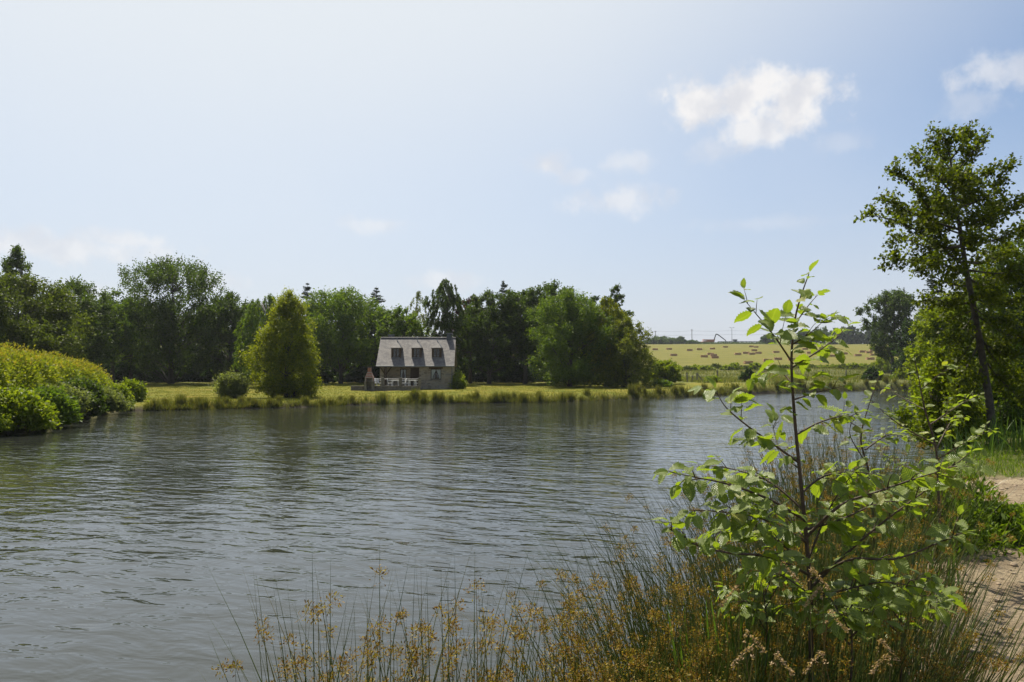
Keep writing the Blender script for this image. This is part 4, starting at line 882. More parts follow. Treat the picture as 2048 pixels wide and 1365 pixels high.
# lattice mast behind the solitary tree
mx_ = at(1810, 690, 470).x; mast = empty('radio_mast', (mx_, 470, zp(mx_, 470) - .2), 0, 'thin lattice radio mast behind the solitary field tree', 'mast'); mh = at(1810, 574, 470).z - zp(mx_, 470)
legs = [(.8, -.5), (-.8, -.5), (0, .9)]
for a, b in legs: MB().tube([(a, b, 0), (a * .4, b * .4, mh)], .11, 5).build('leg', M['grey_metal'], mast)
mb = MB()
for k in range(22):
    f = k / 22; s1 = 1 - .6 * f; s2 = 1 - .6 * (f + 1 / 22)
    for i in range(3):
        a, b = legs[i], legs[(i + 1) % 3]; mb.tube([(a[0] * s1, a[1] * s1, mh * f), (b[0] * s2, b[1] * s2, mh * (f + 1 / 22))], .05, 3)
mb.build('lattice', M['grey_metal'], mast)
for k in range(3): MB().box(-.9 + .6 * k, -.6 + .6 * k, -.6, -.4, mh - 3 - k * .5, mh - 1 - k * .5).build('antenna', M['grey_metal'], mast)
# wire fence
FD = 126
fx = [1572, 1645, 1692, 1737, 1790, 1842]
fn = empty('wire_fence', (at(1645, 745, FD).x, FD, zp(at(1645, 745, FD).x, FD)), 0, 'wire fence with weathered posts along the bottom of the field', 'fence'); b0 = Vector(fn.location)
tops = []
for px in fx:
    x = at(px, 745, FD).x; z = zp(x, FD); MB().tube([(x - b0.x, 0, z - b0.z - .3), (x - b0.x + .03, 0, z - b0.z + 1.4)], [.1, .09], 7).build('post', M['post'], fn); tops.append((x - b0.x, z - b0.z))
for h in (.5, .9, 1.25): MB().tube([(a, -.09, c + h) for a, c in tops], .012, 3).build('wire', M['grey_metal'], fn)
fo = empty('broken_fence', (at(1385, 745, 100).x, 100, zp(at(1385, 745, 100).x, 100)), 0, 'old fence posts with one leaning strut near the round bush', 'fence'); b0 = Vector(fo.location)
for px, h in ((1374, 1.25), (1385, .85), (1394, 1.2), (1415, .8), (1435, 1.5)):
    x = at(px, 745, 100).x; MB().tube([(x - b0.x, 0, -.3), (x - b0.x, .02, h)], [.1, .085], 7).build('post', M['post'], fo)
MB().tube([(at(1395, 745, 100).x - b0.x, -.05, 1.05), (at(1407, 745, 100).x - b0.x, -.1, 0)], .07, 6).build('strut', M['post'], fo)
for h in (.4, .75): MB().tube([(at(p, 745, 100).x - b0.x, -.1, h) for p in (1374, 1435)], .012, 3).build('wire', M['grey_metal'], fo)

# ------------------------------------------------------------------ rush tussocks of the far shore
def blades(rng, P, L, w, lean, bend=.25, n3=2):
    """upright grass blades as bent strips of n3 quads narrowing to a point"""
    n = len(P); th = rng.random(n) * 6.283; ln = lean * np.abs(rng.normal(size=n)); d = np.stack([np.cos(th) * ln, np.sin(th) * ln, np.ones(n)], -1); d = unit(d)
    side = unit(np.cross(d, np.stack([np.sin(th * 3.1), np.cos(th * 3.1), np.zeros(n)], -1))); Lk = (L * (.55 + .55 * rng.random(n)))[:, None]
    out = d.copy(); out[:, 2] = 0; rows_ = []
    for k in range(n3 + 1):
        f = k / n3; c = P + d * Lk * f + out * Lk * bend * f * f - np.array([0, 0, 1]) * Lk * bend * .35 * f * f; ww = w * (1 - f) ** .7 + w * .06
        rows_.append(c - side * ww * .5); rows_.append(c + side * ww * .5)
    V = np.stack(rows_, 1).reshape(-1, 3); m = 2 * (n3 + 1)
    b = (np.arange(n) * m)[:, None]; Fs = [np.concatenate([b + 2 * k, b + 2 * k + 1, b + 2 * k + 3, b + 2 * k + 2], 1) for k in range(n3)]
    return V, np.concatenate(Fs)
rng = np.random.default_rng(21); tus = []
for k in range(7):
    n = 230; P = np.zeros((n, 3)); P[:, :2] = rng.normal(size=(n, 2)) * .17
    V, Fc = blades(rng, P, 1.15, .04, .22, .16, 3); me = np_mesh('tussock', V, Fc); me.materials.append(M['rush_far']); tus.append(me)
def shore_at(px):
    pxs = [p[0] for p in shore_px]; py = np.interp(px, pxs, [p[1] for p in shore_px]); return onwater(px, py)
rt = random.Random(12)
TS = [(x_ + rt.uniform(-4, 4), rt.uniform(.7, 1.0)) for x_ in range(292, 560, 14)]
TS += [(618, 1.0), (632, .95), (644, .8), (683, .8), (697, .6), (717, .85), (731, .7), (755, 1.2), (760, 1.0), (786, .85), (803, .6), (822, 1.0), (830, .95), (848, 1.0), (856, .95), (868, 1.1), (876, 1.0), (888, 1.15), (900, 1.0),
       (922, .55), (932, .6), (948, .8), (962, 1.0), (972, .9), (985, .95), (1000, 1.1), (1010, 1.15), (1020, 1.0), (1040, 1.0), (1052, 1.0), (1060, .8), (1077, .95), (1086, 1.0), (1100, .8), (1118, 1.0), (1130, 1.0), (1145, 1.1), (1156, 1.1),
       (1170, 1.0), (1185, 1.05), (1198, 1.0), (1212, .95), (1240, 1.1), (1252, 1.0), (1265, 1.15), (1278, 1.1), (1290, 1.1)]
TS += [(x_ + rt.uniform(-6, 6), rt.uniform(.7, 1.35)) for x_ in range(1302, 1850, 15)]
for px, s in TS:
    x, y = shore_at(px); y += rt.uniform(.05, 1.2); x += rt.uniform(-.5, .5)
    o = link('rush_tussock', rt.choice(tus), None, None, (x, y, zp(x, y) - .06)); o.rotation_euler = (0, 0, rt.uniform(0, 6)); q = rt.uniform(.45, .85); o.scale = (s * q * rt.uniform(.6, 1.3), s * q, s * q * rt.uniform(.75, 1.1))
    seg = [(345, 'tuft of rushes on the far shore where hedge and lawn meet'), (440, 'tuft of rushes on the far shore below the largest spreading tree'), (520, 'tuft of rushes on the far shore around the pale sallow bush'), (660, 'tuft of rushes at the water edge around the lone shore birch'),
           (740, 'tuft of rushes at the water edge between lone birch and barbecue'), (910, 'tuft of rushes at the water edge in front of the cottage'), (1060, 'tuft of rushes at the water edge below the dark oaks beside the cottage'), (1185, 'tuft of rushes at the water edge below the big bright green tree'),
           (1300, 'tuft of rushes at the water edge below the weeping trees ending the row'), (1440, 'tuft of rushes on the steep bank near the old fence posts'), (1640, 'tuft of rushes on the steep bank below the brambles and hay field'), (9999, 'tuft of rushes on the steep bank before the wire fence')]
    tag(o, next(l for q_, l in seg if px < q_), 'rush tussock', 'rush tussocks along the far shore')
n = 26000; pxs = 285 + rng.random(n) * 1560; XY = np.array([shore_at(p) for p in pxs]); XY[:, 1] += rng.exponential(.5, n); kp = rng.random(n) < .35 + .65 * (wob(XY[:, 0], XY[:, 1] * 0, .8) > -.2)
XY = XY[kp]; V, Fc = blades(rng, np.stack([XY[:, 0], XY[:, 1], zg(XY[:, 0], XY[:, 1]) - .04], -1), .42, .03, .4, .4, 2)
tag(link('shore_fringe', np_mesh('shore_fringe', V, Fc), M['rush_far']), 'ragged low fringe of grass along the far waterline', 'grass', kind='stuff')
# tall meadow between the far bank and the field, and rough lawn grass
rng = np.random.default_rng(31)
n = 60000; Y = 84 + 98 * rng.random(n) ** 1.1; X = Y * (.16 + .52 * rng.random(n)); sd_ = pond_sd(X, Y)
keep = (sd_ > 1.2) & ((X > 22) | (Y > 106)) & (rng.random(n) < .25 + .75 * (wob(X, Y, .35) > -.1)); X, Y, sd_ = X[keep], Y[keep], sd_[keep]
strip = (sd_ > 2.5) & (sd_ < 8) ; X, Y = X[~strip], Y[~strip]
V, Fc = blades(rng, np.stack([X, Y, zg(X, Y) - .03], -1), .55, .09, .3, .3, 2)
tag(link('meadow_grass', np_mesh('meadow_grass', V, Fc), M['meadow']), 'tall weedy meadow grass between the far bank and the field', 'grass', kind='stuff')
n = 70000; Y = 44 + 52 * rng.random(n); X = Y * (-.5 + .72 * rng.random(n)); sd_ = pond_sd(X, Y); keep = (sd_ > .3) & ~((X > hx - 6) & (X < hx + 4) & (Y > 70)); X, Y = X[keep], Y[keep]
M['lawn_blade'] = leaf_mat('lawn_blade', [(.1, .125, .01), (.15, .155, .013), (.22, .19, .022)], trans=.3, tcol=1.3)
V, Fc = blades(rng, np.stack([X, Y, zg(X, Y) - .01], -1), .085, .05, .7, .4, 1)
tag(link('lawn_grass', np_mesh('lawn_grass', V, Fc), M['lawn_blade']), 'short sunlit lawn grass between the pond and the cottage', 'grass', kind='stuff')

# ------------------------------------------------------------------ foreground plants
def alder_leaf_mesh(seed):
    """serrated, pleated, folded leaf of unit length along +Y"""
    r = random.Random(seed); n = 15; v = []; f = []; uvs = []
    for i in range(n):
        t = i / (n - 1); w = .345 * math.sin(math.pi * min(1, t * .93 + .05)) ** .72 * (1 - .12 * t)
        if i == n - 1: w = .012
        ser = 1 + (.1 if i % 2 else -.07) + r.uniform(-.04, .04)
        curl = -.22 * t * t + .04 * math.sin(t * 6 + seed); pl = .018 * (1 if i % 2 else -1)
        v += [(-w * ser, t + (.0 if i in (0, n - 1) else -.03), curl + .26 * w + pl), (0, t, curl), (w * ser, t - (.0 if i in (0, n - 1) else .03), curl + .26 * w * r.uniform(.6, 1.2) + pl)]
        uvs += [(.5 - w * ser, t - w * .3), (.5, t), (.5 + w * ser, t - w * .3)]
    for i in range(n - 1):
        a = i * 3; f += [(a, a + 1, a + 4, a + 3), (a + 1, a + 2, a + 5, a + 4)]
    b = len(v); v += [(-.012, 0, 0), (.012, 0, 0), (.008, -.22, .01), (-.008, -.22, .01)]; f.append((b, b + 3, b + 2, b + 1)); uvs += [(.5, 0)] * 4
    me = bpy.data.meshes.new('leaf'); me.from_pydata(v, [], f); uv = me.uv_layers.new(name='UVMap')
    for lo in me.loops: uv.data[lo.index].uv = uvs[lo.vertex_index]
    me.polygons.foreach_set('use_smooth', [True] * len(me.polygons)); me.materials.append(M['alder_leaf']); me.update(); return me
LEAVES = [alder_leaf_mesh(i) for i in range(5)]
def catmull(pts, k=5):
    P = [pts[0]] + pts + [pts[-1]]; o = []
    for i in range(1, len(P) - 2):
        for j in range(k):
            t = j / k; a, b, c, d = P[i - 1], P[i], P[i + 1], P[i + 2]
            o.append(.5 * ((2 * b) + (c - a) * t + (2 * a - 5 * b + 4 * c - d) * t * t + (3 * b - a - 3 * c + d) * t ** 3))
    return o + [pts[-1]]
def sapling(name, label, base, stem, branches, leaf_len, seed, stem_r=.011, gap=.034, limit=300, side_twigs=True):
    """stem and branches: lists of (px, py, depth)"""
    r = random.Random(seed); root = empty(name, base, 0, label, 'sapling'); b0 = Vector(base); cnt = 0
    def pl(path): return catmull([at(*q) - b0 for q in path], 14)
    st = pl(stem); st[0].z = min(st[0].z, -.02); n = len(st)
    MB().tube(st, [stem_r * (1 - .82 * i / (n - 1)) for i in range(n)], 8).build('stem', M['twig'], root, True)
    runs = [(st[int(n * .4):], .5, True)]
    for br in branches:
        pts = pl(br); m = len(pts); L = sum((pts[i + 1] - pts[i]).length for i in range(m - 1)); r0 = min(stem_r * .62, .0025 + .006 * L)
        o = MB().tube(pts, [r0 * (1 - .8 * i / (m - 1)) for i in range(m)], 6).build('branch', M['twig'], root, True); runs.append((pts, 1, False))
        if side_twigs and L > .1:
            for k in range(int(L / .085)):
                f = .25 + .7 * r.random(); q = pts[int(f * (m - 1))]; t = (pts[min(m - 1, int(f * (m - 1)) + 1)] - q)
                t = t.normalized() if t.length > 1e-6 else Vector((0, 0, 1)); s = Vector((r.gauss(0, 1), r.gauss(0, 1), r.gauss(0, .45))); dd = (t * .75 + (s - t * s.dot(t)).normalized() * .8 + Vector((0, 0, .1))).normalized()
                TL = r.uniform(.05, .12) * (1.2 - f * .6); tw = [q, q + dd * TL * .5 + Vector((0, 0, .006)), q + dd * TL]
                MB().tube(tw, [r0 * .4, r0 * .3, .0008], 5).build('twig', M['twig'], root, True); runs.append((catmull(tw, 6), 1, False))
    spots = []
    for pts, w, main in runs:
        acc = 0; side = 1; m = len(pts)
        for i in range(1, m):
            seg = pts[i] - pts[i - 1]; acc += seg.length; last = i == m - 1
            f = i / (m - 1)
            if (acc > gap * (.7 if main else 1) and f > .12) or last:
                acc = 0; side = -side; t = seg.normalized(); up = Vector((r.gauss(-.1, .3), r.gauss(-.05, .4), 1)).normalized()
                lat = t.cross(up).normalized() * side
                dd = (t * (1.2 if last else .55) + lat * (.2 if last else 1) + Vector((r.gauss(0, .25), r.gauss(0, .25), r.gauss(-.28, .3)))).normalized()
                nn = (up - dd * up.dot(dd)); nn = nn.normalized() if nn.length > .05 else dd.orthogonal().normalized()
                xx = dd.cross(nn).normalized(); s = leaf_len * r.uniform(.55, 1.12) * (1 - .38 * f ** 3)
                R3 = Matrix((xx, dd, nn)).transposed().to_4x4()
                spots.append(Matrix.Translation(pts[i] + dd * .2 * s) @ R3 @ Matrix.Diagonal((s * r.uniform(.85, 1.15), s, s * r.uniform(.6, 1.5), 1)))
    r.shuffle(spots); spots.sort(key=lambda q: -q.to_scale().y)
    for q in spots[:limit]:
        o = bpy.data.objects.new('leaf', r.choice(LEAVES)); col.objects.link(o); o.parent = root; o.matrix_local = q
    if spots[limit:]:
        mb = MB()
        me0 = LEAVES[0]; vs0 = [v.co.copy() for v in me0.vertices]; fs0 = [tuple(p.vertices) for p in me0.polygons]
        for q in spots[limit:]: mb.add([q @ v for v in vs0], fs0)
        me = bpy.data.meshes.new('small_leaves'); me.from_pydata(mb.v, [], mb.f); uv = me.uv_layers.new(name='UVMap'); n0 = len(me0.loops); u0 = [me0.uv_layers[0].data[i].uv.copy() for i in range(n0)]
        for i in range(len(me.loops)): uv.data[i].uv = u0[i % n0]
        tag(link('small_leaves', me, M['alder_leaf'], root), kind='stuff')
    return root
D = 3.2
b = gp(at(1622, 1180, D).x, D, .03)
stem = [(1622, 1330, D), (1620, 1180, D), (1611, 1060, D), (1598, 930, D), (1588, 820, D), (1583, 720, D), (1590, 640, D), (1603, 590, D), (1618, 548, D)]
BR = [
    [(1586, 728, D), (1548, 672, D - .05), (1512, 628, D - .08), (1487, 598, D - .1)],
    [(1590, 648, D), (1618, 610, D + .04), (1636, 590, D + .05)],
    [(1584, 690, D), (1618, 668, D - .06), (1650, 640, D - .1)],
    [(1584, 735, D), (1625, 710, D + .05), (1668, 680, D + .1), (1692, 655, D + .14)],
    [(1587, 800, D), (1635, 785, D - .08), (1690, 772, D - .14)],
    [(1586, 770, D), (1556, 740, D + .1), (1520, 745, D + .2)],
    [(1592, 870, D), (1640, 845, D + .08), (1688, 832, D + .13), (1720, 838, D + .15)],
    [(1597, 925, D), (1548, 890, D - .06), (1492, 850, D - .1), (1452, 815, D - .12), (1432, 782, D - .12)],
    [(1600, 940, D), (1560, 900, D + .15), (1545, 850, D + .25)],
    [(1609, 1040, D), (1540, 1000, D - .12), (1460, 970, D - .2), (1390, 955, D - .24), (1342, 945, D - .26)],
    [(1606, 1020, D), (1540, 965, D + .1), (1470, 940, D + .18), (1400, 930, D + .2)],
    [(1614, 1085, D), (1530, 1040, D - .2), (1450, 1025, D - .32), (1380, 1020, D - .36)],
    [(1618, 1150, D), (1540, 1115, D - .25), (1450, 1105, D - .4), (1380, 1085, D - .45), (1335, 1055, D - .48)],
    [(1616, 1120, D), (1540, 1080, D + .1), (1470, 1060, D + .2), (1420, 1070, D + .25)],
    [(1612, 1075, D), (1680, 1012, D - .1), (1752, 985, D - .2), (1830, 958, D - .28), (1900, 935, D - .32), (1940, 905, D - .34)],
    [(1604, 985, D), (1650, 952, D + .1), (1715, 945, D + .18), (1775, 955, D + .25)],
    [(1611, 1060, D), (1680, 1040, D + .12), (1750, 1010, D + .22), (1820, 1000, D + .3)],
    [(1620, 1160, D), (1700, 1120, D - .2), (1790, 1118, D - .32), (1880, 1085, D - .4), (1925, 1065, D - .42)],
    [(1621, 1200, D), (1690, 1180, D - .1), (1770, 1165, D - .15), (1860, 1180, D - .2)],
    [(1621, 1190, D), (1560, 1150, D + .1), (1500, 1140, D + .15)]]
rx = random.Random(17)
for k in range(4):
    y0 = rx.uniform(960, 1190); x0 = np.interp(y0, [930, 1060, 1180, 1330], [1598, 1611, 1620, 1622]); lft = k % 2 == 0; d1 = rx.uniform(-.5, .45)
    ex, ey = (rx.uniform(1350, 1540), rx.uniform(950, 1130)) if lft else (rx.uniform(1690, 1900), rx.uniform(930, 1190))
    BR.append([(x0, y0, D), ((x0 * .55 + ex * .45), y0 * .5 + ey * .5 + rx.uniform(-25, 5), D + d1 * .5), (ex, ey, D + d1)])
sapling('alder_sapling', 'young alder sapling with tall bare stem and serrated leaves among the rushes', b, stem, BR, .085, 5, gap=.026)
# smaller saplings nearer the water
D = 6.6
b = gp(at(1875, 1000, D).x, D, .03)
sapling('alder_sapling', 'smaller alder sapling by the water in front of the slim alder', b, [(1878, 1010, D), (1872, 900, D), (1850, 820, D), (1838, 760, D), (1828, 712, D)],
        [[(1872, 890, D), (1800, 850, D - .3), (1740, 800, D - .4)], [(1860, 850, D), (1920, 810, D + .2), (1960, 790, D + .3)], [(1850, 820, D), (1795, 790, D + .3), (1780, 775, D + .4)], [(1874, 920, D), (1940, 880, D - .3), (1985, 860, D - .4)],
         [(1876, 950, D), (1800, 930, D + .3), (1760, 900, D + .4)], [(1842, 780, D), (1885, 745, D - .2), (1905, 735, D - .3)], [(1872, 900, D), (1905, 840, D + .4), (1930, 835, D + .5)], [(1876, 960, D), (1920, 930, D + .2), (1960, 920, D + .3)]], .09, 9, .012, .05, 300)
D = 5.6
b = gp(at(1745, 1040, D).x, D, .03)
sapling('alder_sapling', 'leafy alder shoot with a dead tip rising beside the tall sapling', b, [(1748, 1060, D), (1738, 950, D), (1722, 880, D), (1735, 820, D), (1765, 735, D)],
        [[(1735, 930, D), (1700, 870, D - .1), (1712, 830, D - .1)], [(1730, 900, D), (1780, 870, D + .2), (1830, 880, D + .3)], [(1745, 1000, D), (1800, 960, D - .2), (1840, 940, D - .3)], [(1742, 980, D), (1690, 950, D + .2), (1650, 940, D + .3)], [(1726, 860, D), (1690, 835, D), (1690, 800, D)]], .082, 13, .010, .045, 220)
# low alder suckers and brambles at the foot of the tall sapling
for k, (px, py, D, w, lab) in enumerate([(1700, 1230, 3.0, 85, 'low alder sucker with blue-green leaves at the foot of the tall sapling'), (1530, 1200, 3.3, 70, 'low alder sucker on the water side of the tall sapling'), (1800, 1210, 3.4, 80, 'low leafy sucker spreading towards the dirt path')]):
    b = gp(at(px, py + 130, D).x, D, .03); r = random.Random(40 + k)
    BRs = [[(px, py + 60 - 14 * j, D), (px + s * w * .55, py + r.uniform(-20, 40) - 10 * j, D + r.uniform(-.2, .2)), (px + s * w * r.uniform(.9, 1.25), py + r.uniform(-40, 40) - 10 * j, D + r.uniform(-.35, .35))] for j, s in enumerate((-1, 1, -1, 1, -.4, .5))]
    sapling('alder_sucker', lab, b, [(px, py + 160, D), (px + 4, py + 60, D), (px - 3, py - 10, D)], BRs, .078, 60 + k, .006, .036, 130)

# --- rushes
def rush_clump(label, x, y, n, H, spread, lean=(0, 0), fl=.6, seed=1, wild=.22, r0=.0035):
    big = 1.0 if n > 30 else 1.35; fl *= .45 if n > 30 else 1; n = int(n * (2.5 if n > 30 else 2.2)); H *= 1.17
    rng = np.random.default_rng(seed); z = max(zp(x, y), -.25)
    wild = wild if n > 60 else .15
    root = empty('rush_clump', (x, y, z - .04), 0, label, 'rushes', 'flowering rushes on the near bank')
    SV, SF, FV, FF = [], [], [], []; vb = 0; fb = 0
    for i in range(n):
        p0 = np.append(rng.normal(size=2) * spread, 0); h = H * (.62 + .5 * rng.random() ** 1.2); th = rng.random() * 6.283
        d = unit(np.array([math.cos(th) * wild * abs(rng.normal()) + lean[0] + p0[0] * .8, math.sin(th) * wild * abs(rng.normal()) + lean[1] + p0[1] * .8, 1.0])); K = 5
        bend = np.array([d[0], d[1], -.35 * np.hypot(d[0], d[1])]) * .22 * h * (1 + rng.random())
        pts = np.stack([p0 + d * h * f + bend * f * f for f in np.linspace(0, 1, K)]); rr = r0 * (1.05 - np.linspace(0, 1, K) ** 1.5) * (.75 + .6 * rng.random())
        u = unit(np.cross(d, [0.3, 1, 0.2])); w = np.cross(d, u)
        ring = np.stack([u * math.cos(a) + w * math.sin(a) for a in (0, 2.094, 4.189)])
        V = (pts[:, None] + ring[None] * rr[:, None, None]).reshape(-1, 3); SV.append(V)
        for k in range(K - 1):
            for j in range(3): a = vb + k * 3 + j; c = vb + k * 3 + (j + 1) % 3; SF.append((a, c, c + 3, a + 3))
        vb += len(V)
        if rng.random() < fl:   # brown flower tuft breaking from the side of the stem
            f = .66 + .2 * rng.random(); c = p0 + d * h * f + bend * f * f; sz = (.019 + .018 * rng.random()) * big; m = 55
            dr_ = unit(rng.normal(size=(m, 3)) + np.array([.3, 0, .5])); L = sz * (.5 + 1.0 * rng.random((m, 1))); q = c + dr_ * L * .8
            v_, f_ = leaf_faces(rng, q, .0115 * big ** .5, .42, 0, dr_, .5); FV.append(v_); FF.append(f_ + fb); fb += len(v_)
            # thin rays
            k3 = 7; e = c + dr_[:k3] * L[:k3]; s_ = unit(np.cross(dr_[:k3], [0, 1, .3])) * .0006
            v_ = np.stack([np.repeat(c[None], k3, 0) - s_, np.repeat(c[None], k3, 0) + s_, e + s_, e - s_], 1).reshape(-1, 3); FV.append(v_); FF.append(np.arange(4 * k3).reshape(-1, 4) + fb); fb += 4 * k3
    tag(link('stems', np_mesh('rush_stems', np.concatenate(SV), np.array(SF)), M['rush'], root), kind='stuff')
    if FV: tag(link('flower_tufts', np_mesh('rush_flowers', np.concatenate(FV), np.concatenate(FF)), M['rush_flower'], root), kind='stuff')
    return root
rr_ = random.Random(99); sd0 = 500
def rush_row(label, spots):
    global sd0
    for (px, D, n, H, sp, lean, fl) in spots:
        sd0 += 1; x = at(px, 745, D).x; rush_clump(label, x, D, n, H, sp, lean, fl, sd0)
LFT = 'sparse flowering rushes standing in front of the open water'
rush_row(LFT, [(590, 3.3, 9, .92, .06, (-.12, 0), .8), (640, 3.2, 13, .9, .08, (-.06, 0), .8), (735, 3.15, 15, .96, .08, (0, 0), .8), (800, 3.3, 15, .85, .08, (.02, 0), .85), (880, 3.1, 16, .9, .09, (.0, 0), .85),
               (960, 3.2, 17, .88, .09, (.05, 0), .85), (1040, 3.2, 18, .84, .09, (.06, 0), .85), (1110, 3.1, 18, .82, .09, (.03, 0), .85), (1170, 3.3, 20, .86, .09, (.04, 0), .8)])
MIDL = 'dense brown-flowered rush clump at the water side of the tall sapling'
rush_row(MIDL, [(1260, 3.4, 46, .88, .11, (-.1, 0), .7), (1330, 3.7, 60, .98, .13, (-.14, 0), .7), (1390, 3.3, 60, .9, .13, (-.03, 0), .75), (1440, 3.9, 70, 1.06, .14, (-.14, 0), .7), (1480, 3.3, 66, .92, .13, (0, 0), .75),
                (1390, 2.75, 40, .7, .12, (.05, 0), .8), (1290, 2.8, 34, .7, .1, (.05, 0), .8), (1490, 2.75, 46, .7, .12, (.08, 0), .7), (1560, 3.0, 60, .82, .13, (.02, 0), .6)])
rush_row(MIDL, [(1310, 3.05, 40, .8, .12, (.02, 0), .7), (1440, 3.0, 44, .8, .12, (.1, 0), .6), (1240, 3.0, 26, .78, .1, (.1, 0), .7), (1360, 4.4, 50, 1.05, .14, (-.1, 0), .7)])
BACK = 'tall rusty rush clump behind the tall sapling against the water'
rush_row(BACK, [(1495, 5.3, 80, 1.15, .16, (-.12, 0), .75), (1550, 6.2, 100, 1.2, .18, (-.05, 0), .75), (1600, 7.0, 110, 1.22, .2, (0, 0), .75), (1655, 7.6, 110, 1.25, .2, (0, 0), .75), (1700, 6.2, 80, 1.1, .18, (.03, 0), .7),
                (1720, 8.4, 110, 1.2, .2, (0, 0), .7), (1545, 4.7, 80, 1.0, .16, (-.06, 0), .75), (1620, 5.0, 80, 1.0, .16, (0, 0), .75), (1700, 4.9, 70, .95, .16, (.04, 0), .7), (1790, 5.6, 70, .92, .16, (.06, 0), .65), (1840, 7.5, 70, .95, .18, (.02, 0), .6)])
RGT = 'dark green rush clump leaning over the edge of the dirt path'
rush_row(RGT, [(1640, 3.2, 70, .85, .14, (.04, 0), .5), (1720, 3.5, 80, .9, .15, (.1, 0), .5), (1780, 3.2, 70, .82, .14, (.2, .05), .5), (1800, 4.0, 60, .85, .14, (.1, 0), .5), (1700, 2.8, 50, .66, .13, (.12, 0), .5), (1610, 2.7, 46, .6, .13, (.05, 0), .5), (1560, 4.2, 60, .9, .15, (0, 0), .6), (1660, 4.1, 70, .92, .15, (.05, 0), .6)])
# --- iris blades
for k, (px, D, n, H, lab) in enumerate([(1445, 3.3, 20, .95, 'broad green iris blades among the brown rushes'), (1370, 3.3, 11, .85, 'few broad iris blades at the water side of the rushes'), (1690, 6.0, 9, 1.0, 'iris blades standing by the small leafy shoot'), (1870, 6.2, 9, .8, 'iris blades below the smaller sapling by the water')]):
    rng = np.random.default_rng(70 + k); x = at(px, 745, D).x; P = np.zeros((n, 3)); P[:, :2] = rng.normal(size=(n, 2)) * .07
    V, Fc = blades(rng, P, H, .026, .12, .12, 5); root = empty('iris_clump', gp(x, D, .03), 0, lab, 'iris')
    m = 12
    for j in range(n):
        vj = V[j * m:(j + 1) * m]; q = np.array([[2 * a, 2 * a + 1, 2 * a + 3, 2 * a + 2] for a in range(5)]); link('blade', np_mesh('blade', vj, q, True), M['iris'], root)
# --- seeding grasses and mixed herbage along the near bank
rng = np.random.default_rng(88)
def scatter(n, fy, keepf, L, w, lean, bend, seg, mat, name, label, mesh='grass'):
    Y = fy(rng.random(n)); X = Y * (-.75 + 1.5 * rng.random(n)); k = keepf(X, Y); X, Y = X[k], Y[k]
    V, Fc = blades(rng, np.stack([X, Y, zg(X, Y) - .02], -1), L, w, lean, bend, seg); return tag(link(name, np_mesh(name, V, Fc), M[mat]), label, 'grass', kind='stuff')
def bank_keep(X, Y):
    sd_ = pond_sd(X, Y); dm = dirt_mask(X, Y); return (sd_ > .1) & (dm < .45) & (X > -1.5)
scatter(110000, lambda u: 2.2 + 12 * u ** 1.5, lambda X, Y: bank_keep(X, Y) & (X < path_left(Y) + .2), .5, .006, .4, .5, 3, 'grass', 'bank_grass', 'green grass filling the near bank between the rushes')
scatter(11000, lambda u: 2.2 + 6 * u, lambda X, Y: bank_keep(X, Y) & (X > .3) & (X < path_left(Y)), .6, .003, .35, .5, 3, 'seedgrass', 'fine_grass', 'fine tan seeding grass in front of the tall sapling') if M.setdefault('seedgrass', leaf_mat('seeding_grass', [(.1, .09, .03), (.2, .15, .06), (.28, .19, .09)], trans=.3, tcol=1.3)) else 0
scatter(30000, lambda u: 11 + 12 * u, lambda X, Y: (X > 6.2) & (pond_sd(X, Y) > .2) & (dirt_mask(X, Y) < .5), .3, .014, .5, .5, 3, 'grass', 'verge_grass', 'lush green grass at the far end of the dirt path')
scatter(1500, lambda u: 3 + 10 * u, lambda X, Y: (dirt_mask(X, Y) > .5) & (dirt_mask(X - .5, Y) < .9), .16, .006, .6, .5, 2, 'grass', 'path_grass', 'short grass tufts along the edge of the dirt path')
# reed sweet-grass under the slim alder
n = 260; X = 9.6 + 3.4 * rng.random(n); Y = 16.6 + 2.6 * rng.random(n); V, Fc = blades(rng, np.stack([X, Y, zg(X, Y) - .03], -1), 1.1, .03, .35, .5, 5)
tag(link('reed_grass', np_mesh('reed_grass', V, Fc), M['iris']), 'tall arching reed grass at the foot of the slim alder', 'grass', kind='stuff')
# leafy herb mounds at the path edge
for k, (px, D, R_, H, lab) in enumerate([(1925, 8.2, .55, .75, 'dark narrow-leaved herb mound jutting onto the dirt path'), (1880, 7.6, .5, .7, 'leafy herb mound between small sapling and dirt path'), (1990, 8.0, .5, .42, 'low green herb patch in the middle of the dirt path'), (2045, 8.3, .4, .36, 'small green herb patch at the far side of the path')]):
    rg = np.random.default_rng(120 + k); x = at(px, 745, D).x; root = empty('herb_mound', gp(x, D, .03), 0, lab, 'plant'); n = 1500
    P = np.stack([rg.normal(size=n) * R_ * .45, rg.normal(size=n) * R_ * .45, np.zeros(n)], -1); P[:, 2] = H * rg.random(n) ** .7 * np.exp(-(P[:, 0] ** 2 + P[:, 1] ** 2) / R_ ** 2)
    V, Fc = leaf_faces(rg, P, .085, .3, .5, P * .8 + np.array([0, 0, .25]), .5); tag(link('foliage', np_mesh('herb', V, Fc), M['fresh'], root), kind='stuff')
    V, Fc = blades(rg, np.stack([rg.normal(size=120) * R_ * .4, rg.normal(size=120) * R_ * .4, np.zeros(120)], -1), H * .9, .006, .4, .3, 2); tag(link('stems', np_mesh('herb_stems', V, Fc), M['grass'], root), kind='stuff')
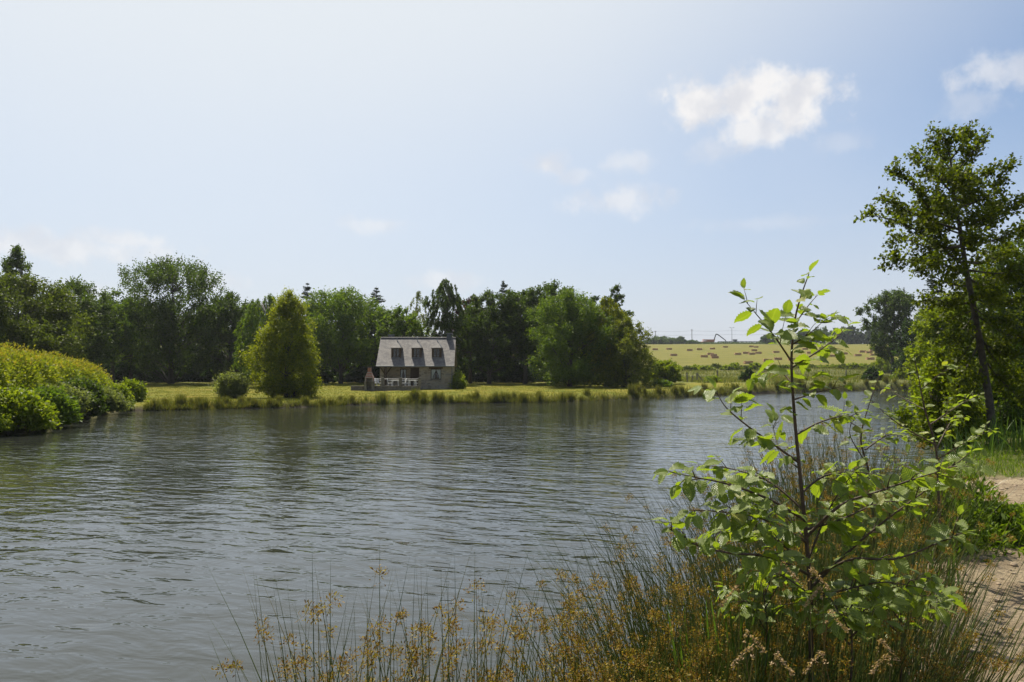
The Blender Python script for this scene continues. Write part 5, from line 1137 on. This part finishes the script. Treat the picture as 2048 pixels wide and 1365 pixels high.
# drooping tan seed heads of single grasses
SH = [(1560, 1150, 2.7), (1620, 1165, 2.6), (1478, 1200, 2.6), (1655, 1250, 2.5), (1505, 1320, 2.4), (1650, 1330, 2.4), (1755, 1305, 2.5), (1780, 1335, 2.5), (1490, 1290, 2.5), (1545, 1335, 2.35), (1645, 1200, 2.7)]
for k, (px, py, D) in enumerate(SH):
    rg = np.random.default_rng(300 + k); tip = at(px, py, D); bx = tip.x + rg.normal() * .06; b = gp(bx, D + .05, .02); root = empty('seeding_grass', b, 0, 'grass stalk with a drooping tan seed head in front of the tall sapling', 'grass', 'tan seed heads')
    t_ = tip - b; s = 1 if rg.random() < .6 else -1; pts = catmull([Vector((0, 0, 0)), Vector((t_.x * .4, t_.y * .5, t_.z * .6)), t_ + Vector((0, 0, .01)), t_ + Vector((s * .03, 0, .015)), t_ + Vector((s * .06, 0, -.02))], 6)
    MB().tube(pts, .0009, 4).build('stalk', M['seedgrass'], root)
    h = np.array([tuple(p) for p in pts[-13:]]); q = h[rg.integers(0, len(h), 90)] + rg.normal(size=(90, 3)) * .0035; V, Fc = leaf_faces(rg, q, .010, .35, 0, np.broadcast_to(np.array([s * .6, 0, -.3]), (90, 3)), .5)
    link('seed_head', np_mesh('seed_head', V, Fc), M['seed'], root)
# clods and pebbles on the path
pm = []
import bmesh
for k in range(4):
    bm = bmesh.new(); bmesh.ops.create_icosphere(bm, subdivisions=2, radius=1); rg = np.random.default_rng(k)
    for v in bm.verts: v.co *= 1 + .25 * rg.normal() * .6
    me = bpy.data.meshes.new('clod'); bm.to_mesh(me); bm.free(); pm.append(me)
VV, FFs = [], []; vb = 0; rg = np.random.default_rng(9)
for i in range(1500):
    y = 3 + 10 * rg.random() ** 1.2; x = float(path_left(y)) - .3 + 4.5 * rg.random()
    if float(dirt_mask(np.array([x]), np.array([y]))[0]) < .4: continue
    me = pm[i % 4]; s = .006 + .026 * rg.random() ** 3; co = np.array([v.co[:] for v in me.vertices]) * [s * 1.3, s, s * .55]; a = rg.random() * 6.28
    co = co @ np.array([[math.cos(a), math.sin(a), 0], [-math.sin(a), math.cos(a), 0], [0, 0, 1]]); VV.append(co + [x, y, zp(x, y) + s * .2]); FFs.append(np.array([p.vertices[:] for p in me.polygons]) + vb); vb += len(co)
M['clod'] = noise_mat('clod', (.2, .145, .095), (.42, .33, .23), 9, .95, .5, .004)
tag(link('pebbles', np_mesh('pebbles', np.concatenate(VV), np.concatenate(FFs)), M['clod']), 'small clods and pebbles strewn over the dirt path', 'pebbles', kind='stuff')

# ------------------------------------------------------------------ summer haze
hzo = MB().box(-815, 815, -95, 775, -3, 62).build('haze', None); tag(hzo, kind='stuff')
hm_ = bpy.data.materials.new('haze'); hm_.use_nodes = True; nt = hm_.node_tree; nt.nodes.clear()
ho = nt.nodes.new('ShaderNodeOutputMaterial'); pv = nt.nodes.new('ShaderNodeVolumePrincipled'); pv.inputs['Color'].default_value = (.86, .92, 1, 1); pv.inputs['Density'].default_value = .00016; pv.inputs['Anisotropy'].default_value = .3
nt.links.new(pv.outputs[0], ho.inputs['Volume']); hzo.data.materials.append(hm_)
